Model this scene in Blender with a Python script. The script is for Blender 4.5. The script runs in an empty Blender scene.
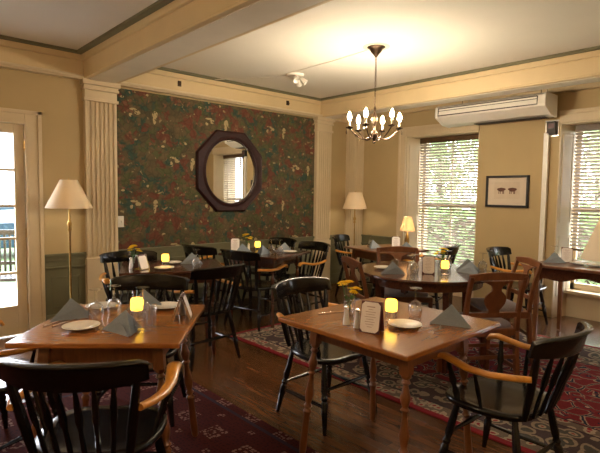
import bpy, math, random
from mathutils import Vector, Matrix
random.seed(7)
SC = bpy.context.scene
COL = SC.collection
PI = math.pi
H = 1.4                      # eye height
S = 1.04                     # size of the room shell as seen from the eye point
def R(v): return v * S
def RZ(z): return H + S * (z - H)

# ------------------------------------------------------------------ materials
def nt(name):
    m = bpy.data.materials.new(name); m.use_nodes = True
    t = m.node_tree; b = t.nodes['Principled BSDF']
    return m, t, b
def lk(t, a, b): t.links.new(a, b)
def ramp(t, stops, interp='LINEAR'):
    n = t.nodes.new('ShaderNodeValToRGB'); n.color_ramp.interpolation = interp
    while len(n.color_ramp.elements) < len(stops): n.color_ramp.elements.new(0.5)
    for e, (p, c) in zip(n.color_ramp.elements, stops):
        e.position = p; e.color = (*c, 1) if len(c) == 3 else c
    return n
def mixc(t, fac, a, b, mode='MIX'):
    n = t.nodes.new('ShaderNodeMix'); n.data_type = 'RGBA'; n.blend_type = mode
    if isinstance(fac, (int, float)): n.inputs[0].default_value = fac
    else: lk(t, fac, n.inputs[0])
    for i, v in ((6, a), (7, b)):
        if isinstance(v, tuple): n.inputs[i].default_value = (*v, 1)
        else: lk(t, v, n.inputs[i])
    return n.outputs[2]
def mth(t, op, a, b=None, c=None):
    n = t.nodes.new('ShaderNodeMath'); n.operation = op
    for i, v in enumerate((a, b, c)):
        if v is None: continue
        if isinstance(v, (int, float)): n.inputs[i].default_value = v
        else: lk(t, v, n.inputs[i])
    return n.outputs[0]
def tcoord(t, scale=(1, 1, 1), rot=(0, 0, 0), loc=(0, 0, 0)):
    c = t.nodes.new('ShaderNodeTexCoord'); m = t.nodes.new('ShaderNodeMapping')
    m.inputs['Scale'].default_value = scale; m.inputs['Rotation'].default_value = rot; m.inputs['Location'].default_value = loc
    lk(t, c.outputs['Object'], m.inputs[0]); return m.outputs[0]
def noise(t, vec, scale, detail=3, rough=.5, dist=0):
    n = t.nodes.new('ShaderNodeTexNoise'); n.inputs['Scale'].default_value = scale; n.inputs['Detail'].default_value = detail
    n.inputs['Roughness'].default_value = rough; n.inputs['Distortion'].default_value = dist
    lk(t, vec, n.inputs['Vector']); return n
def voro(t, vec, scale, feature='F1', rnd=1):
    n = t.nodes.new('ShaderNodeTexVoronoi'); n.feature = feature; n.inputs['Scale'].default_value = scale
    n.inputs['Randomness'].default_value = rnd; lk(t, vec, n.inputs['Vector']); return n
def bump(t, b, h, strength=.2, dist=.01):
    n = t.nodes.new('ShaderNodeBump'); n.inputs['Strength'].default_value = strength; n.inputs['Distance'].default_value = dist
    lk(t, h, n.inputs['Height']); lk(t, n.outputs[0], b.inputs['Normal'])
def plain(name, col, rough=.5, metal=0, var=.06, scale=20, spec=.5, coat=0, bmp=0):
    m, t, b = nt(name)
    v = tcoord(t); n = noise(t, v, scale)
    d = tuple(c * (1 - var) for c in col); l = tuple(min(1, c * (1 + var)) for c in col)
    r = ramp(t, [(.3, d), (.7, l)]); lk(t, n.outputs[0], r.inputs[0]); lk(t, r.outputs[0], b.inputs['Base Color'])
    b.inputs['Roughness'].default_value = rough; b.inputs['Metallic'].default_value = metal
    b.inputs['Specular IOR Level'].default_value = spec; b.inputs['Coat Weight'].default_value = coat; b.inputs['Coat Roughness'].default_value = .08
    if bmp: bump(t, b, n.outputs[0], bmp)
    return m
def wood(name, dark, light, rough=.3, scale=(1, 12, 12), coat=.4, spec=.5, s=4):
    m, t, b = nt(name)
    v = tcoord(t, scale); n = noise(t, v, s, 5, .6, 1.2)
    r = ramp(t, [(.25, dark), (.5, tuple((a + c) / 2 for a, c in zip(dark, light))), (.75, light)])
    lk(t, n.outputs[0], r.inputs[0]); lk(t, r.outputs[0], b.inputs['Base Color'])
    b.inputs['Roughness'].default_value = rough; b.inputs['Coat Weight'].default_value = coat; b.inputs['Coat Roughness'].default_value = .12
    b.inputs['Specular IOR Level'].default_value = spec
    bump(t, b, n.outputs[0], .02, .001)
    return m
def emit(name, col, strength, base=None):
    m, t, b = nt(name)
    n = noise(t, tcoord(t), 8)
    c = mixc(t, n.outputs[0], col, tuple(min(1, x * 1.05) for x in col))
    lk(t, c, b.inputs['Emission Color']); b.inputs['Emission Strength'].default_value = strength
    b.inputs['Base Color'].default_value = (*(base or col), 1)
    return m
def glass(name, tint=(1, 1, 1), refl=.12, rough=.02):
    m, t, b = nt(name); t.nodes.remove(b)
    o = t.nodes['Material Output']
    tr = t.nodes.new('ShaderNodeBsdfTransparent'); gl = t.nodes.new('ShaderNodeBsdfGlossy'); mx = t.nodes.new('ShaderNodeMixShader')
    lw = t.nodes.new('ShaderNodeLayerWeight'); lw.inputs[0].default_value = .25
    n = noise(t, tcoord(t), 3)
    c = mixc(t, n.outputs[0], tint, tuple(x * .97 for x in tint)); lk(t, c, tr.inputs[0])
    gl.inputs['Roughness'].default_value = rough
    f = mth(t, 'MULTIPLY_ADD', lw.outputs['Facing'], .6, refl); lk(t, f, mx.inputs[0])
    lk(t, tr.outputs[0], mx.inputs[1]); lk(t, gl.outputs[0], mx.inputs[2]); lk(t, mx.outputs[0], o.inputs[0])
    return m
def translucent(name, col, tcol, w=.45, em=None, ems=0):
    m, t, b = nt(name); o = t.nodes['Material Output']
    n = noise(t, tcoord(t, (1, 1, 1)), 60, 2)
    c = mixc(t, n.outputs[0], col, tuple(x * .93 for x in col)); lk(t, c, b.inputs['Base Color']); b.inputs['Roughness'].default_value = .8
    tr = t.nodes.new('ShaderNodeBsdfTranslucent'); tr.inputs[0].default_value = (*tcol, 1)
    mx = t.nodes.new('ShaderNodeMixShader'); mx.inputs[0].default_value = w
    lk(t, b.outputs[0], mx.inputs[1]); lk(t, tr.outputs[0], mx.inputs[2]); lk(t, mx.outputs[0], o.inputs[0])
    if em: b.inputs['Emission Color'].default_value = (*em, 1); b.inputs['Emission Strength'].default_value = ems
    return m

M = {}
M['wall'] = plain('wall_paint', (.50, .378, .198), .75, var=.03, scale=3)
M['cream'] = plain('cream_trim_paint', (.66, .54, .36), .45, var=.03, scale=5)
M['creamlight'] = plain('cream_beam_paint', (.68, .53, .31), .5, var=.03, scale=5)
M['ceiling'] = plain('ceiling_paint', (.76, .71, .63), .85, var=.02, scale=2)
M['green'] = plain('sage_green_paint', (.155, .15, .085), .5, var=.05, scale=6)
M['soffit'] = plain('pale_soffit_panel', (.74, .67, .57), .5, var=.05, scale=4)  # greyer and paler than the beam faces, for the panel underneath
M['black'] = plain('black_lacquer', (.006, .0055, .0055), .24, var=.3, scale=10, coat=.25, spec=.4)
M['arm'] = wood('honey_wood_arm', (.50, .19, .025), (.85, .40, .06), .3, (10, 2, 10))
M['oak'] = wood('oak_table_top', (.29, .100, .021), (.40, .150, .033), .20, (3, 26, 10), .5)
M['oakleg'] = wood('oak_table_leg', (.15, .048, .014), (.26, .095, .028), .3, (10, 10, 2))
M['dark'] = wood('dark_mahogany', (.045, .014, .007), (.12, .038, .018), .2, (2, 12, 8), .6)
M['med'] = wood('medium_brown_wood', (.12, .045, .016), (.24, .095, .035), .28, (2, 12, 8), .5)
M['chairwood'] = wood('reddish_chair_wood', (.11, .033, .012), (.23, .075, .024), .32, (6, 6, 2), .4)
M['pad'] = plain('lavender_grey_upholstery', (.25, .22, .25), .9, var=.1, scale=80)
M['napkin'] = plain('slate_grey_linen', (.22, .26, .31), .9, var=.08, scale=150, bmp=.15)
M['china'] = plain('white_china', (.8, .77, .70), .15, var=.02, coat=.5)
M['card'] = plain('white_menu_card', (.88, .83, .82), .5, var=.02)
M['ink'] = plain('grey_ink', (.45, .33, .33), .6)
M['burg'] = plain('burgundy_leather', (.09, .016, .022), .4, var=.15)
M['chrome'] = plain('polished_steel', (.75, .75, .76), .15, 1)
M['brass'] = plain('aged_brass', (.55, .36, .13), .28, 1, var=.15)
M['bronze'] = plain('dark_bronze', (.06, .035, .02), .35, .8, var=.2)
M['glass'] = glass('clear_glass', (.96, .97, .98), .10)
M['pane'] = glass('window_pane', (.97, .98, 1), .04)
M['crystal'] = glass('crystal_drop', (.95, .93, .9), .35)
M['yellow'] = emit('yellow_candle_shade', (1, .55, .05), 1.5)
M['flame'] = emit('candle_flame', (1, .62, .2), 14)
M['petal'] = translucent('yellow_petals', (.95, .70, .02), (.95, .72, .03), .4)
M['stem'] = plain('green_stems', (.06, .14, .03), .6, var=.2)
M['bulb'] = emit('lit_candle_bulb', (1, .81, .58), 225)
M['bulbfill'] = emit('fill_candle_bulb', (1, .72, .45), 125)  # weaker bulbs of the two added off-frame fill chandeliers
M['sleeve'] = plain('ivory_candle_sleeve', (.75, .66, .48), .4)
M['bulblow'] = emit('low_lamp_bulb', (1, .84, .62), 14)
M['shade'] = translucent('ivory_lamp_shade', (.90, .84, .70), (.8, .62, .4), .35)
M['shadelit'] = translucent('lit_lamp_shade', (.8, .68, .52), (.9, .7, .45), .4)
M['lampbulb'] = emit('warm_lamp_bulb', (1, .82, .60), 75)
M['plasticw'] = plain('white_plastic', (.86, .82, .75), .35, var=.02)
M['darkvent'] = plain('dark_vent', (.05, .04, .035), .6)
M['pframe'] = plain('black_picture_frame', (.012, .010, .010), .3)
M['mat'] = plain('off_white_mat_board', (.70, .60, .48), .8, var=.02)
M['print'] = plain('aged_print_paper', (.66, .55, .43), .8, var=.04)
M['cattle'] = plain('brown_print_ink', (.15, .07, .05), .8, var=.3, scale=60)
M['mirrorframe'] = wood('mahogany_mirror_frame', (.016, .004, .005), (.040, .011, .011), .45, (3, 3, 3), .05, .3)
M['leaf'] = translucent('tree_leaves', (.22, .32, .14), (.42, .52, .24), .5)
M['bark'] = plain('tree_bark', (.10, .07, .05), .9, var=.3, scale=12)
M['lawn'] = plain('lawn_grass', (.05, .085, .022), .95, var=.3, scale=30)
M['porch'] = plain('pale_porch_boards', (.45, .43, .40), .6, var=.05)
M['carpaint'] = plain('dark_teal_car_paint', (.008, .022, .03), .5, spec=.1)
M['tyre'] = plain('black_rubber', (.012, .012, .012), .8)
M['whitehouse'] = plain('white_clapboard', (.75, .76, .78), .7, var=.03)
M['roof'] = plain('grey_roof', (.2, .2, .22), .8, var=.2)
M['slat'] = translucent('wooden_blind_slat', (.50, .43, .38), (.62, .55, .5), .5)
M['valance'] = wood('blind_valance_wood', (.07, .035, .015), (.13, .07, .03), .4, (3, 12, 12))
M['mirror'] = None
def mirror_mat():
    m, t, b = nt('mirror_silver'); b.inputs['Metallic'].default_value = 1; b.inputs['Roughness'].default_value = .015
    n = noise(t, tcoord(t), 2); c = mixc(t, n.outputs[0], (.86, .86, .86), (.9, .9, .89)); lk(t, c, b.inputs['Base Color']); return m
M['mirror'] = mirror_mat()

def floor_mat():
    m, t, b = nt('floor_boards')
    v = tcoord(t, (1, 1, 1), (0, 0, PI / 2))
    br = t.nodes.new('ShaderNodeTexBrick'); lk(t, v, br.inputs['Vector'])
    br.inputs['Scale'].default_value = 1; br.inputs['Brick Width'].default_value = 1.6; br.inputs['Row Height'].default_value = .058
    br.inputs['Mortar Size'].default_value = .0012; br.inputs['Bias'].default_value = 0; br.offset = .37
    br.inputs['Color1'].default_value = (.0, .0, .0, 1); br.inputs['Color2'].default_value = (1, 1, 1, 1); br.inputs['Mortar'].default_value = (.3, .3, .3, 1)
    r = ramp(t, [(0, (.092, .032, .009)), (.5, (.122, .044, .013)), (1, (.155, .060, .019))]); lk(t, br.outputs['Color'], r.inputs[0])
    n = noise(t, tcoord(t, (14, 1.2, 1)), 5, 5, .6, .6); r2 = ramp(t, [(.3, (.6, .6, .6)), (.7, (1.15, 1.15, 1.15))]); lk(t, n.outputs[0], r2.inputs[0])
    c = mixc(t, 1, r.outputs[0], r2.outputs[0], 'MULTIPLY')
    dk = mixc(t, br.outputs['Fac'], c, (.012, .006, .003)); lk(t, dk, b.inputs['Base Color'])
    b.inputs['Roughness'].default_value = .24; b.inputs['Coat Weight'].default_value = .22; b.inputs['Coat Roughness'].default_value = .08
    bump(t, b, br.outputs['Fac'], -.15, .003); return m
M['floor'] = floor_mat()

def border(t, vec, hx, hy):
    """distance to the nearest edge of a rug whose object origin is its centre"""
    sp = t.nodes.new('ShaderNodeSeparateXYZ'); lk(t, vec, sp.inputs[0])
    dx = mth(t, 'SUBTRACT', hx, mth(t, 'ABSOLUTE', sp.outputs[0])); dy = mth(t, 'SUBTRACT', hy, mth(t, 'ABSOLUTE', sp.outputs[1]))
    return mth(t, 'MINIMUM', dx, dy), sp
def persian_mat(hx, hy):
    m, t, b = nt('persian_rug_wool')
    v = tcoord(t); d, sp = border(t, v, hx, hy)
    w = noise(t, v, 9, 3); 
    vw = t.nodes.new('ShaderNodeVectorMath'); vw.operation = 'ADD'; lk(t, v, vw.inputs[0])
    sc = t.nodes.new('ShaderNodeVectorMath'); sc.operation = 'SCALE'; sc.inputs['Scale'].default_value = .06; lk(t, w.outputs['Color'], sc.inputs[0]); lk(t, sc.outputs[0], vw.inputs[1])
    V1 = voro(t, vw.outputs[0], 9); V2 = voro(t, vw.outputs[0], 17); E1 = voro(t, vw.outputs[0], 7, 'DISTANCE_TO_EDGE')
    # field: crimson ground, navy vines, cream and rose flowers
    r1 = ramp(t, [(0, (.55, .42, .32)), (.16, (.02, .025, .06)), (.24, (.20, .018, .03)), (.40, (.23, .03, .04)), (.55, (.035, .03, .06)), (.62, (.45, .33, .25)), (.7, (.24, .02, .03))], 'CONSTANT')
    lk(t, V1.outputs['Distance'], r1.inputs[0])
    ve = ramp(t, [(0, (.02, .03, .06)), (.035, (.42, .30, .22)), (.07, (.20, .02, .03))], 'CONSTANT'); lk(t, E1.outputs['Distance'], ve.inputs[0])
    n2 = noise(t, v, 5, 2); f2 = ramp(t, [(.45, (0, 0, 0)), (.5, (1, 1, 1))]); lk(t, n2.outputs[0], f2.inputs[0])
    field = mixc(t, f2.outputs[0], r1.outputs[0], ve.outputs[0])
    # main border: dark ground with cream, rose and green flowers
    r3 = ramp(t, [(0, (.30, .05, .05)), (.12, (.40, .31, .22)), (.24, (.09, .085, .075)), (.40, (.33, .26, .19)), (.55, (.08, .055, .06))], 'CONSTANT'); lk(t, V1.outputs['Distance'], r3.inputs[0])
    r4 = ramp(t, [(0, (.30, .03, .04)), (.25, (.42, .34, .25)), (.5, (.17, .13, .10))], 'CONSTANT'); lk(t, V2.outputs['Distance'], r4.inputs[0])
    def gt(x): return mth(t, 'GREATER_THAN', d, x)
    c = (.24, .018, .028)
    c = mixc(t, gt(.045), c, r4.outputs[0]); c = mixc(t, gt(.16), c, (.05, .04, .05)); c = mixc(t, gt(.175), c, r3.outputs[0])
    c = mixc(t, gt(.47), c, (.05, .03, .04)); c = mixc(t, gt(.485), c, r4.outputs[0]); c = mixc(t, gt(.57), c, (.05, .03, .04)); c = mixc(t, gt(.585), c, field)
    n3 = noise(t, v, 180, 2); r5 = ramp(t, [(.2, (.6, .6, .6)), (.8, (1.1, 1.1, 1.1))]); lk(t, n3.outputs[0], r5.inputs[0])
    c = mixc(t, 1, c, r5.outputs[0], 'MULTIPLY'); lk(t, c, b.inputs['Base Color'])
    b.inputs['Roughness'].default_value = .95; b.inputs['Specular IOR Level'].default_value = .1; bump(t, b, n3.outputs[0], .4, .004); return m
def maroon_mat(hx, hy):
    m, t, b = nt('maroon_rug_wool')
    v = tcoord(t); d, sp = border(t, v, hx, hy)
    def cell(s, ph):
        a = mth(t, 'ABSOLUTE', mth(t, 'SUBTRACT', mth(t, 'FRACT', mth(t, 'MULTIPLY_ADD', sp.outputs[0], 1 / s, ph)), .5))
        c = mth(t, 'ABSOLUTE', mth(t, 'SUBTRACT', mth(t, 'FRACT', mth(t, 'MULTIPLY_ADD', sp.outputs[1], 1 / s, ph)), .5))
        return mth(t, 'MAXIMUM', a, c)
    A = cell(.30, 0); B = cell(.30, .5)
    V = voro(t, v, 42, 'F1', .6)
    spk = mth(t, 'LESS_THAN', V.outputs['Distance'], .42)
    ra = ramp(t, [(0, (1, 1, 1)), (.05, (0, 0, 0)), (.1, (1, 1, 1)), (.2, (0, 0, 0))], 'CONSTANT'); lk(t, A, ra.inputs[0])
    rb = ramp(t, [(0, (1, 1, 1)), (.07, (0, 0, 0))], 'CONSTANT'); lk(t, B, rb.inputs[0])
    mk = mth(t, 'MULTIPLY', mth(t, 'MAXIMUM', ra.outputs[0], rb.outputs[0]), spk)
    base = ramp(t, [(0, (.028, .006, .006)), (.3, (.055, .009, .007))], 'CONSTANT'); lk(t, V.outputs['Distance'], base.inputs[0])
    c = mixc(t, mk, base.outputs[0], (.20, .11, .085))
    band = mth(t, 'MULTIPLY', mth(t, 'GREATER_THAN', d, .06), mth(t, 'LESS_THAN', d, .085))
    c = mixc(t, band, c, (.03, .02, .03))
    lk(t, c, b.inputs['Base Color']); b.inputs['Roughness'].default_value = .95; b.inputs['Specular IOR Level'].default_value = .1
    n3 = noise(t, v, 160, 2); bump(t, b, n3.outputs[0], .4, .004); return m

def wallpaper_mat():
    m, t, b = nt('bird_and_flower_wallpaper')
    v0 = tcoord(t, (1, 1, 1), (PI / 2, 0, 0))
    w = noise(t, v0, 7, 3)
    vw = t.nodes.new('ShaderNodeVectorMath'); vw.operation = 'ADD'; lk(t, v0, vw.inputs[0])
    sc = t.nodes.new('ShaderNodeVectorMath'); sc.operation = 'SCALE'; sc.inputs['Scale'].default_value = .10; lk(t, w.outputs['Color'], sc.inputs[0]); lk(t, sc.outputs[0], vw.inputs[1])
    v = vw.outputs[0]
    def off(o):
        mp = t.nodes.new('ShaderNodeMapping'); mp.inputs['Location'].default_value = o; lk(t, v, mp.inputs[0]); return mp.outputs[0]
    def blob(c, o, scale, lo, hi, col, col2, det=3):
        n = noise(t, off(o), scale, det, .55); k = ramp(t, [(lo, (0, 0, 0)), (hi, (1, 1, 1))]); lk(t, n.outputs[0], k.inputs[0])
        n2 = noise(t, off(o), scale * 5, 2); cc = mixc(t, n2.outputs[0], col, col2); return mixc(t, k.outputs[0], c, cc)
    n1 = noise(t, v, 6, 4); base = ramp(t, [(.35, (.072, .062, .036)), (.65, (.130, .098, .052))]); lk(t, n1.outputs[0], base.inputs[0]); c = base.outputs[0]
    c = blob(c, (3, 1, 0), 7, .52, .60, (.030, .060, .050), (.050, .085, .060))
    c = blob(c, (8, 5, 0), 9, .54, .60, (.070, .080, .030), (.10, .105, .05))
    c = blob(c, (0, 9, 0), 6.5, .53, .60, (.165, .045, .028), (.11, .055, .035))
    c = blob(c, (5, 2, 0), 13, .62, .67, (.22, .12, .07), (.16, .07, .045), 2)
    c = blob(c, (1, 7, 0), 16, .66, .70, (.34, .27, .15), (.25, .20, .10), 2)
    E_ = voro(t, v, 15, 'DISTANCE_TO_EDGE'); er = ramp(t, [(0, (.78, .78, .78)), (.14, (1.05, 1.05, 1.05))]); lk(t, E_.outputs['Distance'], er.inputs[0])
    c = mixc(t, 1, c, er.outputs[0], 'MULTIPLY')
    # pale birds on a staggered grid
    sp = t.nodes.new('ShaderNodeSeparateXYZ'); lk(t, v0, sp.inputs[0])
    vb = t.nodes.new('ShaderNodeVectorMath'); vb.operation = 'MULTIPLY_ADD'; lk(t, w.outputs['Color'], vb.inputs[0]); vb.inputs[1].default_value = (.035, .035, 0); lk(t, v0, vb.inputs[2])
    sw = t.nodes.new('ShaderNodeSeparateXYZ'); lk(t, vb.outputs[0], sw.inputs[0])
    def bird(ox, oz, rx, rz, px=.95, pz=1.0):
        fx = mth(t, 'SUBTRACT', mth(t, 'FRACT', mth(t, 'MULTIPLY_ADD', sw.outputs[0], 1 / px, ox)), .5)
        fz = mth(t, 'SUBTRACT', mth(t, 'FRACT', mth(t, 'MULTIPLY_ADD', sw.outputs[1], 1 / pz, oz)), .5)
        a = mth(t, 'POWER', mth(t, 'MULTIPLY', mth(t, 'ABSOLUTE', fx), px / rx), 2.); c2 = mth(t, 'POWER', mth(t, 'MULTIPLY', mth(t, 'ABSOLUTE', fz), pz / rz), 2.)
        return mth(t, 'LESS_THAN', mth(t, 'ADD', a, c2), 1)
    k = bird(0, 0, .030, .042)
    for q in ((.01, -.065, .018, .045), (.5, .5, .028, .042), (.51, .435, .018, .045), (.22, .0, .035, .022), (.27, .03, .045, .012), (.72, .5, .035, .022), (.77, .53, .045, .012), (.3, -.03, .02, .02), (.8, .47, .02, .02), (.1, .2, .016, .014), (.6, .7, .016, .014), (.4, .15, .022, .012), (.9, .65, .022, .012)):
        k = mth(t, 'MAXIMUM', k, bird(*q))
    n5 = noise(t, v0, 40, 2); kk = mth(t, 'MULTIPLY', k, mth(t, 'GREATER_THAN', n5.outputs[0], .40))
    c = mixc(t, kk, c, (.40, .32, .17))
    lk(t, c, b.inputs['Base Color']); b.inputs['Roughness'].default_value = .75; b.inputs['Specular IOR Level'].default_value = .2
    return m
M['wallpaper'] = wallpaper_mat()

# ------------------------------------------------------------------ mesh builder
class MB:
    def __init__(s): s.v = []; s.f = []
    def add(s, vs, fs, mat=None):
        o = len(s.v)
        for p in vs:
            p = Vector(p)
            if mat is not None: p = mat @ p
            s.v.append(tuple(p))
        for f in fs: s.f.append(tuple(i + o for i in f))
        return s
    def box(s, x0, x1, y0, y1, z0, z1, mat=None):
        return s.add([(x0, y0, z0), (x1, y0, z0), (x1, y1, z0), (x0, y1, z0), (x0, y0, z1), (x1, y0, z1), (x1, y1, z1), (x0, y1, z1)],
                     [(3, 2, 1, 0), (4, 5, 6, 7), (0, 1, 5, 4), (1, 2, 6, 5), (2, 3, 7, 6), (3, 0, 4, 7)], mat)
    def loft(s, secs, cap=True, closed=True, mat=None, loop=False):
        n = len(secs[0]); vs = [p for q in secs for p in q]; fs = []
        m = len(secs)
        for i in range(m if loop else m - 1):
            j = (i + 1) % m
            for k in range(n if closed else n - 1):
                l = (k + 1) % n
                fs.append((i * n + k, i * n + l, j * n + l, j * n + k))
        if cap and not loop:
            fs.append(tuple(reversed(range(n)))); fs.append(tuple((m - 1) * n + k for k in range(n)))
        return s.add(vs, fs, mat)
    def lathe(s, prof, n=16, c=(0, 0, 0), mat=None, cap=True):
        return s.loft([[(c[0] + r * math.cos(2 * PI * k / n), c[1] + r * math.sin(2 * PI * k / n), c[2] + z) for k in range(n)] for r, z in prof], cap=cap, mat=mat)
    def rod(s, p0, p1, prof, n=10, sx=1.0):
        """a turned piece from p0 to p1, prof = [(t, radius)]"""
        p0 = Vector(p0); p1 = Vector(p1); d = (p1 - p0); L = d.length; q = d.to_track_quat('Z', 'Y').to_matrix().to_4x4()
        mt = Matrix.Translation(p0) @ q
        return s.loft([[(r * sx * math.cos(2 * PI * k / n), r * math.sin(2 * PI * k / n), t * L) for k in range(n)] for t, r in prof], mat=mt)
    def tube(s, pts, rad, n=8, cap=True, flat=None):
        """sweep a circle or ellipse along pts; flat = (half width, half height) list"""
        P = [Vector(p) for p in pts]; secs = []
        for i, p in enumerate(P):
            d = (P[min(i + 1, len(P) - 1)] - P[max(i - 1, 0)]).normalized()
            side = d.cross(Vector((0, 0, 1)))
            if side.length < 1e-4: side = Vector((1, 0, 0))
            side.normalize(); up = side.cross(d)
            a, b_ = (flat[i] if flat else (rad if isinstance(rad, (int, float)) else rad[i],) * 2)
            secs.append([tuple(p + side * a * math.cos(2 * PI * k / n) + up * b_ * math.sin(2 * PI * k / n)) for k in range(n)])
        return s.loft(secs, cap)
    def prism(s, outline, z0, z1, mat=None, bev=0):
        """outline in xy, extruded in z"""
        if bev:
            cx = sum(p[0] for p in outline) / len(outline); cy = sum(p[1] for p in outline) / len(outline)
            def ins(b): return [(cx + (x - cx) * (1 - b / max(.01, math.hypot(x - cx, y - cy))), cy + (y - cy) * (1 - b / max(.01, math.hypot(x - cx, y - cy)))) for x, y in outline]
            i = ins(bev); h = bev
            return s.loft([[(x, y, z0) for x, y in i], [(x, y, z0 + h) for x, y in outline], [(x, y, z1 - h) for x, y in outline], [(x, y, z1) for x, y in i]], mat=mat)
        return s.loft([[(x, y, z0) for x, y in outline], [(x, y, z1) for x, y in outline]], mat=mat)
    def build(s, name, mat, parent=None, smooth=True, bevel=0, seg=2, sharp=35):
        me = bpy.data.meshes.new(name); me.from_pydata(s.v, [], s.f); me.validate(); me.update()
        import bmesh
        bm = bmesh.new(); bm.from_mesh(me); bmesh.ops.recalc_face_normals(bm, faces=bm.faces); bm.to_mesh(me); bm.free()
        o = bpy.data.objects.new(name, me); COL.objects.link(o)
        me.materials.append(mat)
        if smooth:
            for p in me.polygons: p.use_smooth = True
            me.set_sharp_from_angle(angle=math.radians(sharp))
        if bevel:
            b = o.modifiers.new('bevel', 'BEVEL'); b.width = bevel; b.segments = seg; b.limit_method = 'ANGLE'; b.angle_limit = math.radians(40)
        if parent: o.parent = parent
        return o
def tag(o, label, cat, group=None, kind=None):
    if label: o['label'] = label
    if cat: o['category'] = cat
    if group: o['group'] = group
    if kind: o['kind'] = kind
    return o
def empty(name, loc=(0, 0, 0), rz=0):
    o = bpy.data.objects.new(name, None); COL.objects.link(o); o.location = loc; o.rotation_euler = (0, 0, rz); o.empty_display_size = .1
    return o
def struct(o): o['kind'] = 'structure'; return o
def copy_tree(o, parent=None):
    c = o.copy(); COL.objects.link(c); c.parent = parent
    for ch in list(o.children): copy_tree(ch, c)
    return c
used = set()
def put(proto, loc, rz, label, group=None):
    if proto.name not in used: used.add(proto.name); o = proto
    else: o = copy_tree(proto)
    o.location = loc; o.rotation_euler = (0, 0, rz); o['label'] = label
    if group: o['group'] = group
    return o
def facing(dx, dy): return math.atan2(-dx, dy)     # local +y looks along (dx, dy)

# ------------------------------------------------------------------ room shell
YW = R(5.0); XW = R(5.7); CZ = RZ(2.71); TH = .25
X0 = -2.2; Y0 = -2.4
struct(MB().box(X0 - TH, XW + .6, Y0 - TH, YW + .02, -.1, 0).build('floor', M['floor'], smooth=False))
struct(MB().box(X0 - TH, XW + .6, Y0 - TH, YW + TH, CZ, CZ + .12).build('ceiling', M['ceiling'], smooth=False))
struct(MB().box(X0 - TH, X0, Y0 - TH, YW + TH, 0, CZ).build('wall_left', M['wall'], smooth=False))
struct(MB().box(X0, XW + .6, Y0 - TH, Y0, 0, CZ).build('wall_front', M['wall'], smooth=False))
DX0, DX1, DZ = R(.36), R(1.17), RZ(1.99)
wb = MB()
wb.box(X0, DX0, YW, YW + TH, 0, CZ).box(DX0, DX1, YW, YW + TH, DZ, CZ).box(DX1, XW + .6, YW, YW + TH, 0, CZ)
wall_back = struct(wb.build('wall_back', M['wall'], smooth=False))
P1a, P1b, P2a, P2b = R(1.69), R(2.0), R(4.84), R(5.135)
wp = MB().box(0, P2a - P1b, -.004, 0, 0, 1.75).build('wallpaper', M['wallpaper'], wall_back, smooth=False)
wp.location = (P1b, YW - .002, RZ(.765)); wp['label'] = 'dark floral wallpaper with pale birds'
CRZ = RZ(.79)
def wainscot(x0, x1, parent, y=YW):
    MB().box(x0, x1, y - .012, y, 0, CRZ - .02).build('wainscot', M['green'], parent, smooth=False)
    m = MB().box(x0, x1, y - .035, y - .012, CRZ - .03, CRZ).box(x0, x1, y - .02, y - .012, CRZ - .075, CRZ - .03)
    m.box(x0, x1, y - .03, y - .012, CRZ - .15, CRZ - .13)
    m.build('chair_rail', M['green'], parent, smooth=False, bevel=.004)
    n = MB()
    k = max(1, round((x1 - x0) / .6)); w = (x1 - x0) / k
    for i in range(k):
        a, b = x0 + i * w + .07, x0 + (i + 1) * w - .07
        if b - a < .05: continue
        for q in ((a, b, CRZ - .25, CRZ - .235), (a, b, .22, .235)): n.box(q[0], q[1], y - .02, y - .012, q[2], q[3])
        for q in (a, b): n.box(q - .007, q + .007, y - .02, y - .012, .22, CRZ - .235)
    if n.v: n.build('panel_moulding', M['green'], parent, smooth=False)
wainscot(X0 + .01, DX0 - .13, wall_back); wainscot(DX1 + .145, P1a, wall_back); wainscot(P1b, P2a, wall_back); wainscot(P2b, XW, wall_back)
bb = MB().box(X0, DX0 - .14, YW - .03, YW - .013, 0, .16).box(DX1 + .15, P1a, YW - .03, YW - .013, 0, .16).box(P1b, P2a, YW - .03, YW - .013, 0, .16).box(P2b, XW, YW - .03, YW - .013, 0, .16)
struct(bb.build('baseboard_back', M['green'], smooth=False, bevel=.005))

# window wall -----------------------------------------------------------
WD = .26
W = [(R(2.977), R(4.046)), (R(.98), R(2.05)), (R(-1.02), R(.05))]     # openings in y
WT = RZ(2.2); SILL = RZ(.32)
wr = MB()
ys = [YW] + [v for a, b in W for v in (b, a)] + [Y0]
for i in range(0, len(ys), 2):
    wr.box(XW, XW + .6, ys[i + 1], ys[i], 0, CZ)
for a, b in W:
    wr.box(XW, XW + .6, a, b, WT, CZ)
wall_right = struct(wr.build('wall_right', M['wall'], smooth=False))
# green wainscot only between the corner and the first window
g = MB().box(XW - .012, XW, W[0][1] + .125, YW - .012, 0, CRZ - .02); g.build('wainscot', M['green'], wall_right, smooth=False)
MB().box(XW - .035, XW - .012, W[0][1] + .125, YW - .012, CRZ - .03, CRZ).box(XW - .03, XW - .012, W[0][1] + .125, YW - .012, CRZ - .15, CRZ - .13).build('chair_rail', M['green'], wall_right, smooth=False, bevel=.004)
struct(MB().box(XW - .03, XW - .013, W[0][1] + .125, YW - .03, 0, .16).build('baseboard_right', M['green'], smooth=False, bevel=.005))

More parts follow.
